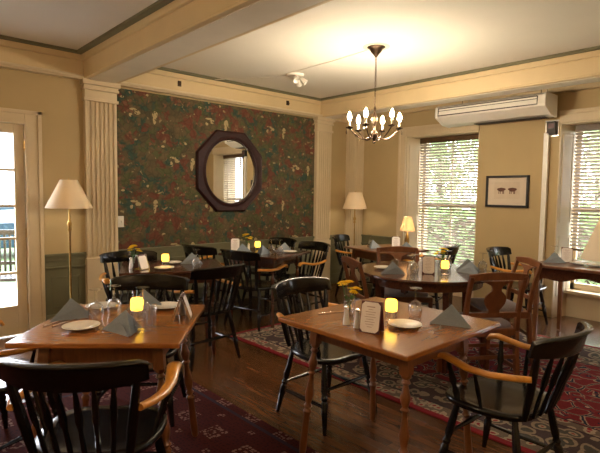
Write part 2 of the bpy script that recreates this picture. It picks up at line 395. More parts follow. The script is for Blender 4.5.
M['creamroom'] = M['cream']
def make_window(i, a, b):
    e = struct(empty('window_%d' % i, (XW, a, 0)))
    w = b - a; sp = .08
    # splayed reveal lining and apron below the stool
    f = MB()
    for y0, y1 in ((0, sp), (w, w - sp)):
        d = .012 if y1 > y0 else -.012
        f.add([(-.0, y0, 0), (WD, y1, 0), (WD, y1, WT), (0, y0, WT), (0, y0 + d, 0), (WD, y1 + d, 0), (WD, y1 + d, WT), (0, y0 + d, WT)],
              [(0, 1, 2, 3), (4, 7, 6, 5), (0, 4, 5, 1), (3, 2, 6, 7), (0, 3, 7, 4), (1, 5, 6, 2)])
        # panel moulding on the reveal
        for z0, z1 in ((.25, .95), (1.1, WT - .12)):
            for t0, t1, za, zb in ((.15, .85, z0, z0 + .02), (.15, .85, z1 - .02, z1), (.15, .22, z0, z1), (.78, .85, z0, z1)):
                q = lambda t, o: (t * WD, y0 + (y1 - y0) * t + d * (1 + o), 0)
                p = [q(t0, 0), q(t1, 0), q(t1, .6), q(t0, .6)]
                f.add([(x, y, za) for x, y, _ in p] + [(x, y, zb) for x, y, _ in p], [(0, 1, 2, 3), (7, 6, 5, 4), (0, 4, 5, 1), (1, 5, 6, 2), (2, 6, 7, 3), (3, 7, 4, 0)])
    f.box(0, WD, 0, w, WT - .015, WT)
    f.build('reveal', M['cream'], e, smooth=False)
    MB().box(WD - .04, WD + .30, sp - .02, w - sp + .02, 0, SILL).build('apron_panel', M['cream'], e, smooth=False)
    MB().box(WD - .10, WD + .05, sp - .012, w - sp + .012, SILL, SILL + .035).build('stool', M['cream'], e, bevel=.006)
    c = MB()
    for y0, y1 in (((w, w + .115),) if i == 1 else ((-.115, 0),) if i == 3 else ()):
        c.box(-.028, 0, y0, y1, 0, WT + .115).box(-.04, -.028, y0 + (.085 if y1 > .1 else 0), y1 - (0 if y1 > .1 else .085), 0, WT + .115)
    xa, xb_ = (0, w + .115) if i == 1 else (-.0, w); c.box(-.028, 0, 0, w, WT, WT + .115).box(-.042, -.028, xa, xb_, WT + .085, WT + .13)
    c.build('casing', M['cream'], e, smooth=False, bevel=.004)
    s = MB(); y0, y1 = sp, w - sp; X = WD + .05; mz = RZ(1.255)
    s.box(X, X + .05, y0, y0 + .05, SILL + .03, WT - .015).box(X, X + .05, y1 - .05, y1, SILL + .03, WT - .015)
    s.box(X, X + .05, y0, y1, SILL + .03, SILL + .11).box(X, X + .05, y0, y1, WT - .075, WT - .015).box(X - .01, X + .055, y0, y1, mz - .03, mz + .03)
    s.box(X + .01, X + .035, w / 2 - .012, w / 2 + .012, SILL + .1, WT - .07)
    s.build('sash', M['cream'], e, smooth=False, bevel=.003)
    MB().box(X + .02, X + .025, y0 + .05, y1 - .05, SILL + .11, mz - .03).build('pane', M['pane'], e, smooth=False)
    MB().box(X + .02, X + .025, y0 + .05, y1 - .05, mz + .03, WT - .075).build('pane', M['pane'], e, smooth=False)
    return e
BL = ['brown slatted blind lowered in the window behind the round table', 'brown slatted blind in the window behind the serving table', 'brown slatted blind in the window reflected behind the camera']
def make_blind(i, a, b, zb):
    e = tag(empty('window_blind', (XW + WD - .02, a, 0)), BL[i], 'window blind', 'wooden blinds')
    w = b - a; y0, y1 = .095, w - .095; top = WT - .017
    MB().box(-.045, .0, y0 - .0, y1, top - .075, top).build('valance', M['valance'], e, smooth=False, bevel=.004)
    s = MB(); z = top - .10; ang = math.radians(30)
    while z > zb + .03:
        dx, dz = .024 * math.cos(ang), .024 * math.sin(ang)
        s.add([(-dx, y0, z + dz), (dx, y0, z - dz), (dx, y1, z - dz), (-dx, y1, z + dz), (-dx, y0, z + dz + .003), (dx, y0, z - dz + .003), (dx, y1, z - dz + .003), (-dx, y1, z + dz + .003)],
              [(3, 2, 1, 0), (4, 5, 6, 7), (0, 1, 5, 4), (1, 2, 6, 5), (2, 3, 7, 6), (3, 0, 4, 7)], Matrix.Translation((-.02, 0, 0)))
        z -= .040
    s.build('slats', M['slat'], e, smooth=False)
    MB().box(-.045, .005, y0, y1, zb, zb + .025).build('bottom_rail', M['valance'], e, smooth=False, bevel=.003)
    c = MB()
    for yy in (y0 + .12, (y0 + y1) / 2, y1 - .12): c.box(-.021, -.019, yy - .002, yy + .002, zb, top - .07)
    c.build('ladder_cord', M['slat'], e, smooth=False)
    return e
for i, (a, b) in enumerate(W):
    make_window(i + 1, a, b)
    make_blind(i, a, b, (SILL + .05, .78, .5)[i])

# pilasters, beams, cornices -------------------------------------------
tn = [0]
def trim(mb, m, bevel=0, smooth=False):
    tn[0] += 1
    return struct(mb.build('trim_%d' % tn[0], m, smooth=smooth, bevel=bevel))
BZ = RZ(2.475)
def pilaster(x0, x1):
    m = MB(); w = x1 - x0; y = YW
    m.box(x0, x1, y - .045, y, 0, BZ)
    n = 6; fw = (w - .05) / n
    zt = RZ(2.27)
    for i in range(n):
        a = x0 + .025 + i * fw + fw * .24; b = x0 + .025 + (i + 1) * fw - fw * .24
        m.box(x0 + .025 + i * fw - fw * .0, a, y - .062, y - .045, .72, zt)
        m.box(b, x0 + .025 + (i + 1) * fw, y - .062, y - .045, .72, zt)
    m.box(x0, x0 + .025, y - .062, y - .045, .72, zt).box(x1 - .025, x1, y - .062, y - .045, .72, zt)
    m.box(x0 - .008, x1 + .008, y - .07, y, 0, .72 - .02)
    m.box(x0 - .015, x1 + .015, y - .08, y, zt, zt + .03).box(x0 - .004, x1 + .004, y - .065, y, zt + .03, zt + .11)
    m.box(x0 - .02, x1 + .02, y - .085, y, zt + .11, zt + .135).box(x0 - .03, x1 + .03, y - .10, y, zt + .16, BZ)
    m.box(x0 - .015, x1 + .015, y - .075, y, zt + .135, zt + .16)
    return trim(m, M['cream'], .004)
pilaster(P1a, P1b); pilaster(P2a, P2b)
# squared column boxed into the room corner
m = MB().box(XW - .20, XW, YW - .20, YW, 0, CZ)
for k in range(4): m.box(XW - .19 + k * .045, XW - .17 + k * .045, YW - .21, YW - .20, .25, RZ(2.35)).box(XW - .21, XW - .20, YW - .19 + k * .045, YW - .17 + k * .045, .25, RZ(2.35))
trim(m, M['cream'], .003)
def beam(x0, x1):
    m = MB().box(x0, x1, Y0, YW, BZ, CZ).box(x0 - .03, x1 + .03, Y0, YW - .0, CZ - .075, CZ - .02).box(x0 - .012, x1 + .012, Y0, YW - .001, BZ - .004, BZ + .018)
    trim(m, M['creamlight'], .006)
    trim(MB().box(x0 + .035, x1 - .035, Y0, YW - .10, BZ - .010, BZ - .002), M['soffit'])
beam(R(1.68), R(2.0)); beam(R(4.90), R(5.16))
# cornice box along the paper wall and picture rail in front of it
for x0, x1 in ((X0, R(1.68)), (R(2.0), R(4.90)), (R(5.16), XW)):
    trim(MB().box(x0, x1, YW - .06, YW, RZ(2.50), CZ).box(x0, x1, YW - .09, YW, CZ - .075, CZ - .02), M['creamlight'], .006)
rail = MB().tube([(X0, YW - .10, RZ(2.485)), (XW, YW - .10, RZ(2.485))], .016, 8).box(X0, XW, YW - .085, YW - .0, RZ(2.462), RZ(2.502))
trim(rail, M['cream'], 0, True)
# wall cornices on the window wall and the unseen walls
trim(MB().box(XW - .07, XW, Y0, YW - .06, RZ(2.52), CZ).box(XW - .12, XW - .07, Y0, YW - .09, CZ - .08, CZ), M['creamlight'], .006)
# sage green cove strips where cornice meets ceiling
def cove(pts):
    trim(MB().box(*pts), M['green'])
g_ = .055
for x0, x1 in ((X0, R(1.68)), (R(2.0), R(4.90))):
    cove((x0, x1, YW - .09 - g_, YW - .05, CZ - .022, CZ))
    cove((x0, x0 + .03 + g_, Y0, YW - .09 - g_, CZ - .022, CZ)) if x0 > X0 else None
    cove((x1 - .03 - g_, x1, Y0, YW - .09 - g_, CZ - .022, CZ))
cove((XW - .12 - g_, XW - .11, Y0, YW - .09, CZ - .022, CZ))

# left glazed door --------------------------------------------------------
d = struct(empty('door_1', (DX0, YW, 0)))
w = DX1 - DX0
c = MB()
cw = R(.137)
c.box(w, w + cw, -.03, 0, 0, DZ + cw * .9).box(-cw, 0, -.03, 0, 0, DZ + cw * .9).box(0, w, -.03, 0, DZ, DZ + cw * .9)
c.box(w + cw - .035, w + cw, -.045, -.03, 0, DZ + cw * .9).box(-cw, -cw + .035, -.045, -.03, 0, DZ + cw * .9).box(-cw, w + cw, -.045, -.03, DZ + cw * .9 - .035, DZ + cw * .9)
c.box(w, w + .02, -.04, -.03, 0, DZ + .02).box(0, w, -.04, -.03, DZ, DZ + .02)
c.build('casing', M['cream'], d, smooth=False, bevel=.004)
l = MB(); st = R(.085); y0, y1 = .01, .05
gz0, gz1 = RZ(.335), RZ(1.905)
l.box(0.004, st, y0, y1, .01, DZ - .004).box(w - st, w - .004, y0, y1, .01, DZ - .004).box(st, w - st, y0, y1, .01, gz0).box(st, w - st, y0, y1, gz1, DZ - .004)
for z in (.637, .955, 1.25, 1.575): l.box(st, w - st, y0 + .005, y1 - .005, RZ(z) - .012, RZ(z) + .012)
l.box(w / 2 - .01, w / 2 + .01, y0 + .005, y1 - .005, gz0, gz1)
l.build('door_leaf', M['cream'], d, smooth=False, bevel=.003)
MB().box(st, w - st, .028, .032, gz0, gz1).build('pane', M['pane'], d, smooth=False)
h = MB()
for z in (RZ(1.8), RZ(1.0), RZ(.3)): h.rod((w - .001, 0, z - .045), (w - .001, 0, z + .045), [(0, .007), (1, .007)], 8)
h.build('hinge', M['brass'], d)
MB().lathe([(.0, -.06), (.02, -.058), (.026, -.045), (.02, -.03), (.009, -.022), (.009, 0), (.025, 0), (.025, .008)], 12, mat=Matrix.Translation((.05, .01, .95)) @ Matrix.Rotation(-PI / 2, 4, 'X')).build('door_knob', M['brass'], d)

# ------------------------------------------------------------------ rugs
RX0, RX1, RY0, RY1 = 2.66, 5.05, .1, 3.93
rug = MB().prism([(-(RX1 - RX0) / 2, -(RY1 - RY0) / 2), ((RX1 - RX0) / 2, -(RY1 - RY0) / 2), ((RX1 - RX0) / 2, (RY1 - RY0) / 2), (-(RX1 - RX0) / 2, (RY1 - RY0) / 2)], 0, .008).build('persian_rug', persian_mat((RX1 - RX0) / 2, (RY1 - RY0) / 2), smooth=False)
rug.location = ((RX0 + RX1) / 2, (RY0 + RY1) / 2, .0005)
tag(rug, 'large crimson and cream patterned rug under the right-hand tables', 'rug')
ax0, ax1, ay0, ay1 = -.9, 1.8, .3, 3.5
rug2 = MB().box(-(ax1 - ax0) / 2, (ax1 - ax0) / 2, -(ay1 - ay0) / 2, (ay1 - ay0) / 2, 0, .008).build('maroon_rug', maroon_mat((ax1 - ax0) / 2, (ay1 - ay0) / 2), smooth=False)
rug2.location = ((ax0 + ax1) / 2, (ay0 + ay1) / 2, .0005)
tag(rug2, 'dark maroon rug with small pale squares under the oak table at bottom left', 'rug')
RUGZ = .0085

# ------------------------------------------------------------------ black armchair (faces +y, origin at floor)
TURN = [(0, .011), (.05, .013), (.3, .019), (.42, .021), (.46, .015), (.5, .021), (.54, .015), (.6, .020), (.85, .017), (1, .013)]
def lg(e, a, b, mat=None, s=1.0, name='leg'):
    return MB().rod(a, b, [(t, r * s) for t, r in TURN], 10).build(name, mat or M['black'], e)
def chair_base(e, black=None):
    black = black or M['black']
    out = []
    n = 40
    for k in range(n):
        a = 2 * PI * k / n; x, y = math.cos(a), math.sin(a)
        sx = abs(x) ** .55 * math.copysign(1, x); sy = abs(y) ** .6 * math.copysign(1, y)
        wx = .245 if sy > 0 else .245 - .035 * abs(sy)
        out.append((sx * wx, sy * (.225 if sy > 0 else .205) + .01))
    s = MB()
    def ring(f, z, dip=0): return [(x * f, y * f, z) for x, y in out]
    s.loft([ring(.86, .395), ring(.97, .402), ring(1, .415), ring(.995, .428), ring(.96, .434), ring(.8, .428), ring(.5, .420), ring(.15, .420)])
    s.build('seat', black, e, sharp=60)
    L = {}
    for sx in (-1, 1):
        for sy in (-1, 1):
            top = Vector((sx * .175, sy * .14, .402)); ft = Vector((sx * .235, sy * .213 - .0, 0)); L[sx, sy] = (top, ft)
            lg(e, ft, top, black)
    def at(k, z): t, f = L[k]; return f.lerp(t, z / .40)
    for a, b, z in (((-1, -1), (1, -1), .20), ((-1, 1), (1, 1), .24), ((-1, -1), (-1, 1), .15), ((1, -1), (1, 1), .15)):
        MB().rod(at(a, z), at(b, z), [(0, .008), (.3, .011), (.5, .014), (.7, .011), (1, .008)], 8).build('stretcher', black, e)
def crest_pt(t, z):           # back arc, leaning backwards as it rises
    lean = (z - .43) * .24; f = (z - .43) / .33
    return Vector(((.19 + .052 * f) * t, -.175 - lean + .02 * f - (.035 + .05 * f) * (1 - t * t), z))
def make_armchair():
    e = empty('windsor_armchair'); e['category'] = 'chair'
    chair_base(e)
    # crest rail
    secs = []
    N = 22
    for i in range(N + 1):
        t = -1.04 + 2.08 * i / N; c = crest_pt(t, .765)
        lo = .048 - .010 * abs(t) ** 4; hi = .047 + .012 * (1 - t * t) - (.012 if abs(t) > 1.0 else 0)
        d = (crest_pt(t + .02, .765) - crest_pt(t - .02, .765)); d.z = 0; d.normalize(); nrm = Vector((-d.y, d.x, 0))   # forward
        up = Vector((0, -.24, 1)).normalized()
        secs.append([tuple(c + up * q * (hi if q > 0 else lo) + nrm * p) for p, q in
            ((-.009, -1), (.006, -1), (.009, -.9), (.009, .6), (.010, .9), (.004, 1), (-.012, 1), (-.024, .93), (-.026, .84), (-.020, .74), (-.011, .62), (-.011, -.9))])
    MB().loft(secs).build('crest_rail', M['black'], e, sharp=40)
    for t in (-.92, .92):
        MB().rod(crest_pt(t * .98, .42), crest_pt(t, .735), [(0, .012), (.15, .016), (.5, .019), (.85, .016), (1, .012)], 10).build('back_post', M['black'], e)
    for i in range(6):
        t = -.62 + 1.24 * i / 5
        MB().rod(crest_pt(t, .42), crest_pt(t * 1.02, .72), [(0, .007), (.2, .010), (.45, .008), (.6, .0145), (.8, .012), (1, .007)], 8, 1).build('spindle', M['black'], e)
    for s in (-1, 1):
        pts = [(s * .222, -.225, .628), (s * .25, -.16, .622), (s * .268, -.06, .612), (s * .27, .04, .612), (s * .262, .11, .625), (s * .256, .17, .636), (s * .254, .205, .628), (s * .254, .222, .610)]
        fl = [(.017, .013), (.021, .014), (.023, .014), (.025, .014), (.028, .014), (.031, .015), (.03, .016), (.022, .010)]
        MB().tube(pts, 0, 12, flat=fl).build('armrest', M['arm'], e, sharp=60)
        MB().rod((s * .205, .125, .425), (s * .258, .15, .615), [(0, .012), (.2, .017), (.35, .011), (.5, .018), (.75, .012), (1, .010)], 10).build('arm_post', M['black'], e)
        MB().rod((s * .215, .0, .425), (s * .266, .01, .60), [(0, .007), (.5, .011), (1, .007)], 8).build('arm_spindle', M['black'], e)
    return e
arm0 = make_armchair()
BG = 'black armchairs with honey-wood arms'
def ac(x, y, dx, dy, label, z=0): return put(arm0, (x, y, z), facing(dx, dy), label, BG)
ac(2.20, 2.12, 0, -1, 'black armchair with orange wood arms behind the big oak table, its back to the wallpaper')
ac(2.31, 1.03, .03, 1, 'black armchair with orange wood arms at the near right of the big oak table')
ac(.70, 1.93, .65, .76, 'black armchair seen from behind in the bottom left corner', RUGZ)
ac(.52, 2.88, .90, .43, 'black armchair at the far left, mostly its curved orange arms showing', RUGZ)
ac(1.30, 2.88, -.62, -.78, 'black chair tucked behind the bottom left oak table, broad back towards us', RUGZ)
ac(1.87, 4.28, -.25, -.97, 'black chair standing against the fluted pilaster behind the menu tent', )
ac(2.13, 3.53, -.05, 1, 'black chair with its back to us in the dark, between oak table and back wall')
ac(3.02, 4.72, .97, .23, 'black chair left of the mirror-wall table, farther one of two')
ac(3.12, 4.10, .97, .23, 'black chair left of the mirror-wall table, nearer one, orange arm reaching to the table')
ac(3.80, 4.74, -1, -.0, 'black spindle-back chair under the mirror, farther one right of its table')
ac(3.78, 4.14, -1, -.0, 'black spindle-back chair right of the mirror-wall table, beside the second pilaster')
ac(5.12, 4.40, .33, -.94, 'black spindle-back chair in the corner in front of the floor lamp')
ac(4.98, 3.18, -.25, .97, 'black armchair in front of the blind behind the round table', RUGZ)
ac(5.33, 2.25, -.0, -1, 'black chair under the framed picture at the end of the serving table')

# low-backed captain chair, only its spindles show below the small table
def make_captain():
    e = tag(empty('captain_chair'), 'low-backed black spindle chair tucked in behind the small lamp table', 'chair')
    chair_base(e)
    pts = [(-.27 * math.cos(a), -.06 - .22 * math.sin(a), .66) for a in [PI * k / 14 for k in range(15)]]
    pts = [(-.27, .16, .655)] + pts + [(.27, .16, .655)]
    MB().tube(pts, 0, 10, flat=[(.024, .013)] * len(pts)).build('arm_rail', M['black'], e)
    for k in range(1, 10):
        a = PI * k / 10
        MB().rod((-.20 * math.cos(a), -.04 - .14 * math.sin(a), .425), (-.27 * math.cos(a), -.06 - .22 * math.sin(a), .652), [(0, .007), (.5, .011), (1, .007)], 8).build('spindle', M['black'], e)
    for s in (-1, 1): MB().rod((s * .20, .12, .425), (s * .27, .14, .65), [(0, .012), (.4, .018), (1, .010)], 8).build('arm_post', M['black'], e)
    return e
cap = make_captain(); cap.location = (5.10, 3.78, 0); cap.rotation_euler = (0, 0, facing(-.9, -.43))

# ------------------------------------------------------------------ brown splat-back chair (faces +y)
def make_splat():
    e = empty('splat_back_chair'); e['category'] = 'chair'
    wd = M['chairwood']
    MB().box(-.22, .22, -.19, .22, .385, .44).build('seat_frame', wd, e, bevel=.008)
    o = []
    for k in range(28):
        a = 2 * PI * k / 28; o.append((abs(math.cos(a)) ** .4 * math.copysign(.205, math.cos(a)), abs(math.sin(a)) ** .4 * math.copysign(.185, math.sin(a)) + .02))
    MB().loft([[(x, y, .438) for x, y in o], [(x * 1.01, y * 1.01, .455) for x, y in o], [(x * .93, y * .93, .472) for x, y in o], [(x * .5, y * .5, .48) for x, y in o]]).build('seat_pad', M['pad'], e, sharp=70)
    for s in (-1, 1):
        MB().box(s * .2 - .018, s * .2 + .018, .18, .216, 0, .39).build('leg', wd, e, bevel=.004)
        def ring(y, z, h=.017): return [(s * .2 - h, y - h, z), (s * .2 + h, y - h, z), (s * .2 + h, y + h, z), (s * .2 - h, y + h, z)]
        MB().loft([ring(-.225, 0), ring(-.19, .25), ring(-.18, .42)]).build('leg', wd, e, bevel=.004)
        MB().loft([ring(-.18, .42, .016), ring(-.19, .55, .016), ring(-.22, .70, .015), ring(-.26, .83, .015)]).build('back_post', wd, e, bevel=.004)
    for y, z, x0 in ((.198, .20, .19), (-.2, .24, .19)):
        MB().box(-x0, x0, y - .01, y + .01, z - .014, z + .014).build('stretcher', wd, e, bevel=.003)
    for s in (-1, 1): MB().box(s * .2 - .01, s * .2 + .01, -.19, .19, .14, .168).build('stretcher', wd, e, bevel=.003)
    # top rail, slightly yoked
    secs = []
    for i in range(13):
        t = -1 + i / 6; x = .215 * t; z = .825 + .012 * (1 - t * t); y = -.255 - .012 * (1 - t * t)
        hh = .030 - .006 * abs(t)
        secs.append([(x, y - .011, z - hh), (x, y + .011, z - hh), (x, y + .011, z + hh * .8), (x, y, z + hh), (x, y - .011, z + hh * .8)])
    MB().loft(secs).build('top_rail', wd, e, bevel=.003)
    MB().box(-.185, .185, -.212, -.194, .53, .565).build('lower_rail', wd, e, bevel=.003)
    # vase-shaped splat: half widths by height, round cut-outs either side of its neck
    prof = [(.56, .045), (.585, .040), (.60, .055), (.63, .075), (.66, .082), (.69, .075), (.71, .055), (.725, .038), (.745, .034), (.765, .045), (.785, .085), (.80, .125)]
    secs = []
    for z, hw in prof:
        y = -.203 - max(0, z - .55) * .19
        secs.append([(-hw, y - .006, z), (hw, y - .006, z), (hw, y + .006, z), (-hw, y + .006, z)])
    MB().loft(secs).build('splat', wd, e, sharp=60)
    return e
sp0 = make_splat()
SG = 'brown splat-back chairs around the round table'
def scx(x, y, dx, dy, label, z=RUGZ):
    o = put(sp0, (x, y, z), facing(dx, dy), label, SG); return o
scx(3.28, 2.57, .88, -.47, 'brown splat-back chair left of the round table, nearest the corner lamp')
scx(3.92, 2.77, -.62, -.78, 'brown splat-back chair behind the round table with lavender seat pad showing')
scx(3.43, 1.75, .55, .83, 'brown splat-back chair with its back to us in front of the round table')
scx(4.08, 1.91, -.75, .66, 'brown splat-back chair turned away beside the serving table leg')

# ------------------------------------------------------------------ tables
def turned_leg(e, foot, top, m, sq=.12):
    """square block at the top, turned shaft below"""
    f, t = Vector(foot), Vector(top)
    prof = [(0, .013), (.02, .018), (.08, .020), (.30, .017), (.33, .024), (.35, .014), (.37, .023), (.39, .014), (.42, .020), (.46, .024), (.50, .019), (.57, .012), (.60, .013), (.615, .022), (.63, .013), (.66, .021), (.69, .025), (.72, .019), (.765, .012), (.78, .022), (.80, .014), (.815, .024), (.83, .024)]
    o = MB().rod(f, t, prof, 16)
    d = t - f; b0 = f + d * .83
    def sqr(c, h=.023): return [(c.x - h, c.y - h, c.z), (c.x + h, c.y - h, c.z), (c.x + h, c.y + h, c.z), (c.x - h, c.y + h, c.z)]
    o.loft([sqr(b0), sqr(t)])
    return o.build('leg', m, e, sharp=50)
def tavern_table(name, size, topz, ins_foot, ins_top, mt, ml, apron=.10, thick=.024, sizey=None, dy=0):
    e = empty(name); e['category'] = 'table'
    hx = size / 2; hy = (sizey or size) / 2
    MB().box(-hx, hx, -hy, hy, topz - thick, topz).build('tabletop', mt, e, bevel=.006, seg=3)
    a = MB(); ax, ay = hx - ins_top, hy - ins_top + dy; z1 = topz - thick; z0 = z1 - apron
    for s in (-1, 1):
        a.box(-ax, ax, s * ay - .01, s * ay + .01, z0, z1).box(s * ax - .01, s * ax + .01, -ay, ay, z0, z1)
    a.build('apron', ml, e, smooth=False, bevel=.002)
    for sx in (-1, 1):
        for sy in (-1, 1):
            turned_leg(e, (sx * (hx - ins_foot), sy * (hy - ins_foot + dy * .5), 0), (sx * ax, sy * ay, z1), ml)
    return e
tt0 = tavern_table('tavern_table', .815, .75, .11, .175, M['oak'], M['oakleg'], dy=.05)
T1 = put(tt0, (2.03, 1.525, 0), 0, 'square honey-brown oak table in the centre foreground set with menu, candle and flowers', 'oak tavern tables')
tt1 = tavern_table('tavern_table', .725, .75, .05, .12, M['oak'], M['oakleg'])
T2 = put(tt1, (.955, 2.345, RUGZ), math.atan2(-.65, .77), 'square oak table at the left foreground set with grey napkins and candle', 'oak tavern tables')
tt1.location.z = RUGZ
tt2 = tavern_table('dark_dining_table', .86, .75, .10, .12, M['dark'], M['dark'], sizey=.70)
T3 = put(tt2, (2.06, 3.90, 0), math.radians(-25), 'dark brown table in front of the first pilaster with a candle and menu tent')
tt3 = tavern_table('dark_dining_table', .74, .75, .10, .12, M['dark'], M['dark'])
T4 = put(tt3, (3.33, 4.18, 0), math.radians(18), 'dark brown table under the mirror with inverted glasses')
tt4 = tavern_table('lamp_table', .72, .75, .08, .10, M['med'], M['med'])
T5 = put(tt4, (4.70, 3.60, RUGZ), math.radians(-14), 'brown table in the far corner holding a small lit lamp')
# round table
def make_round():
    e = empty('round_table'); e['category'] = 'table'; r = .57
    MB().lathe([(r - .03, .722), (r - .006, .726), (r, .735), (r, .742), (r - .006, .75), (.02, .75)], 64).build('tabletop', M['dark'], e, sharp=50)
    a = MB(); n = 40
    a.loft([[((r - .1) * math.cos(2 * PI * k / n), (r - .1) * math.sin(2 * PI * k / n), z) for k in range(n)] for z in (.65, .722)])
    a.build('apron', M['dark'], e)
    for k in range(4):
        q = PI / 4 + k * PI / 2 + .25; x, y = .40 * math.cos(q), .40 * math.sin(q)
        MB().loft([[(x + h * a_, y + h * b_, z) for a_, b_ in ((-1, -1), (1, -1), (1, 1), (-1, 1))] for h, z in ((.016, 0), (.022, .3), (.03, .66))]).build('leg', M['dark'], e, bevel=.004)
    return e
rt = tag(make_round(), 'round dark mahogany table on the crimson rug by the window', 'table'); rt.location = (3.58, 2.32, RUGZ)
# serving table with scalloped apron
def make_serving():
    e = empty('serving_table'); e['category'] = 'table'; X, Y = .74, 1.35
    MB().box(0, X, -Y, 0, .722, .75).build('tabletop', M['med'], e, bevel=.006)
    def scallop(L, mat):
        n = 60; top = [(L * i / n, .722) for i in range(n + 1)]
        def zz(u):
            c = abs(u - .5) * 2
            return .60 + .045 * (1 - c) ** .6 + .022 * math.cos(u * 6 * PI) * (1 - c ** 4) - (.015 if c > .9 else 0)
        bot = [(L * i / n, zz(i / n)) for i in range(n + 1)]
        vs = [(x, 0, z) for x, z in top] + [(x, 0, z) for x, z in bot] + [(x, .018, z) for x, z in top] + [(x, .018, z) for x, z in bot]; N = n + 1; fs = []
        for i in range(n):
            fs += [(i, i + 1, N + i + 1, N + i), (2 * N + i + 1, 2 * N + i, 3 * N + i, 3 * N + i + 1), (N + i, N + i + 1, 3 * N + i + 1, 3 * N + i), (i + 1, i, 2 * N + i, 2 * N + i + 1)]
        fs += [(0, N, 3 * N, 2 * N), (n, 2 * N + n, 3 * N + n, N + n)]
        return MB().add(vs, fs, mat)
    a = scallop(Y - .1, Matrix.Translation((.05, -.05, 0)) @ Matrix.Rotation(-PI / 2, 4, 'Z'))
    b = scallop(X - .1, Matrix.Translation((.05, -.068, 0))); a.add(b.v, b.f)
    a.box(X - .068, X - .05, -Y + .05, -.05, .62, .722).box(.05, X - .05, -Y + .05, -Y + .068, .62, .722)
    a.build('apron', M['dark'], e, smooth=False)
    for x in (.06, X - .06):
        for y in (-.06, -Y + .06):
            MB().loft([[(x + h * p, y + h * q, z) for p, q in ((-1, -1), (1, -1), (1, 1), (-1, 1))] for h, z in ((.016, 0), (.023, .62), (.026, .722))]).build('leg', M['med'], e, bevel=.003)
    return e
T7 = tag(make_serving(), 'brown rectangular table with scalloped apron by the right-hand window', 'table'); T7.location = (4.75, 1.93, RUGZ)

# ------------------------------------------------------------------ table settings
def make_plate(r=.083):
    p = MB().lathe([(.0001, .004), (r * .55, .004), (r * .62, .007), (r * .97, .016), (r, .018), (r * .985, .0195), (r * .62, .011), (r * .5, .008), (.0001, .008)], 40, cap=False)
    o = p.build('bread_plate', M['china'], sharp=60); o['category'] = 'plate'; return o
def make_napkin():
    """linen folded in a standing pyramid: two leaning triangular wings meeting in a ridge, lower hem folded"""
    m = MB(); w, h, dp = .098, .096, .095
    def tri(A, B, C, th, n=10):
        A, B, C = Vector(A), Vector(B), Vector(C); nr = (B - A).cross(C - A).normalized() * th
        idx = {}; vs = []; fs = []
        for side in (0, 1):
            for i in range(n + 1):
                for j in range(n + 1 - i):
                    p = A + (B - A) * (i / n) + (C - A) * (j / n)
                    u, v = i / n, j / n
                    p = p + nr.normalized() * (.0035 * math.sin(7 * u + 5 * v) * (u * v + .2) - .004 * math.sin(PI * u)) + (nr if side else Vector())
                    idx[side, i, j] = len(vs); vs.append(tuple(p))
        for side in (0, 1):
            for i in range(n):
                for j in range(n - i):
                    a, b, c = idx[side, i, j], idx[side, i + 1, j], idx[side, i, j + 1]
                    fs.append((a, b, c) if side else (c, b, a))
                    if j < n - i - 1: fs.append((b, idx[side, i + 1, j + 1], c) if side else (c, idx[side, i + 1, j + 1], b))
        edge = [(i, 0) for i in range(n)] + [(n - k, k) for k in range(n)] + [(0, n - k) for k in range(n)]
        for k in range(len(edge)):
            e0, e1 = edge[k], edge[(k + 1) % len(edge)]
            fs.append((idx[0, *e0], idx[0, *e1], idx[1, *e1], idx[1, *e0]))
        m.add(vs, fs)
    P = (0, .02, h)
    tri((-w, -.03, .002), (w, -.03, .002), P, .003)            # big front face
    tri((w, -.03, .002), (.02, dp, .002), P, .003)             # right wing to the back
    tri((.02, dp, .002), (-w, -.03, .002), P, .003)            # left wing to the back
    tri((-w * 1.02, -.036, .001), (w * 1.02, -.038, .001), (w * .2, -.022, .052), .0025)   # turned-up hem
    o = m.build('linen_napkin', M['napkin'], sharp=50); o['category'] = 'napkin'; return o
def octo(w, h, c): return [(-w + c, 0), (w - c, 0), (w, c), (w, h - c), (w - c, h), (-w + c, h), (-w, h - c), (-w, c)]
def make_menu():
    """burgundy A-frame stand with a clipped-corner card on the front"""
    e = empty('menu_stand'); e['category'] = 'menu'
    ang = math.radians(13); w, h = .050, .148
    for s, nm in ((-1, 'front_panel'), (1, 'back_panel')):
        mt = Matrix.Translation((0, s * (.003 + h * math.sin(ang)), .001)) @ Matrix.Rotation(s * ang, 4, 'X')
        MB().box(-w, w, -.0018, .0018, 0, h, mt).build(nm, M['burg'], e, bevel=.001)
    mt = Matrix.Translation((0, -(.003 + h * math.sin(ang)), .001)) @ Matrix.Rotation(-ang, 4, 'X') @ Matrix.Translation((0, -.0022, .004)) @ Matrix.Rotation(PI / 2, 4, 'X')
    c = MB().prism(octo(w - .004, h - .008, .014), 0, .0012, mt).build('card', M['card'], e, smooth=False); c['label'] = 'white card with clipped corners and small print'
    t = MB()
    for k in range(9):
        hw = (.020, .012, .026, .022, .028, .018, .024, .02, .012)[k]; z = h - .032 - k * .0115
        t.box(-hw, hw, z, z + (.0022 if k else .004), .0012, .0015, mt)
    t.build('print', M['ink'], c, smooth=False)
    return e
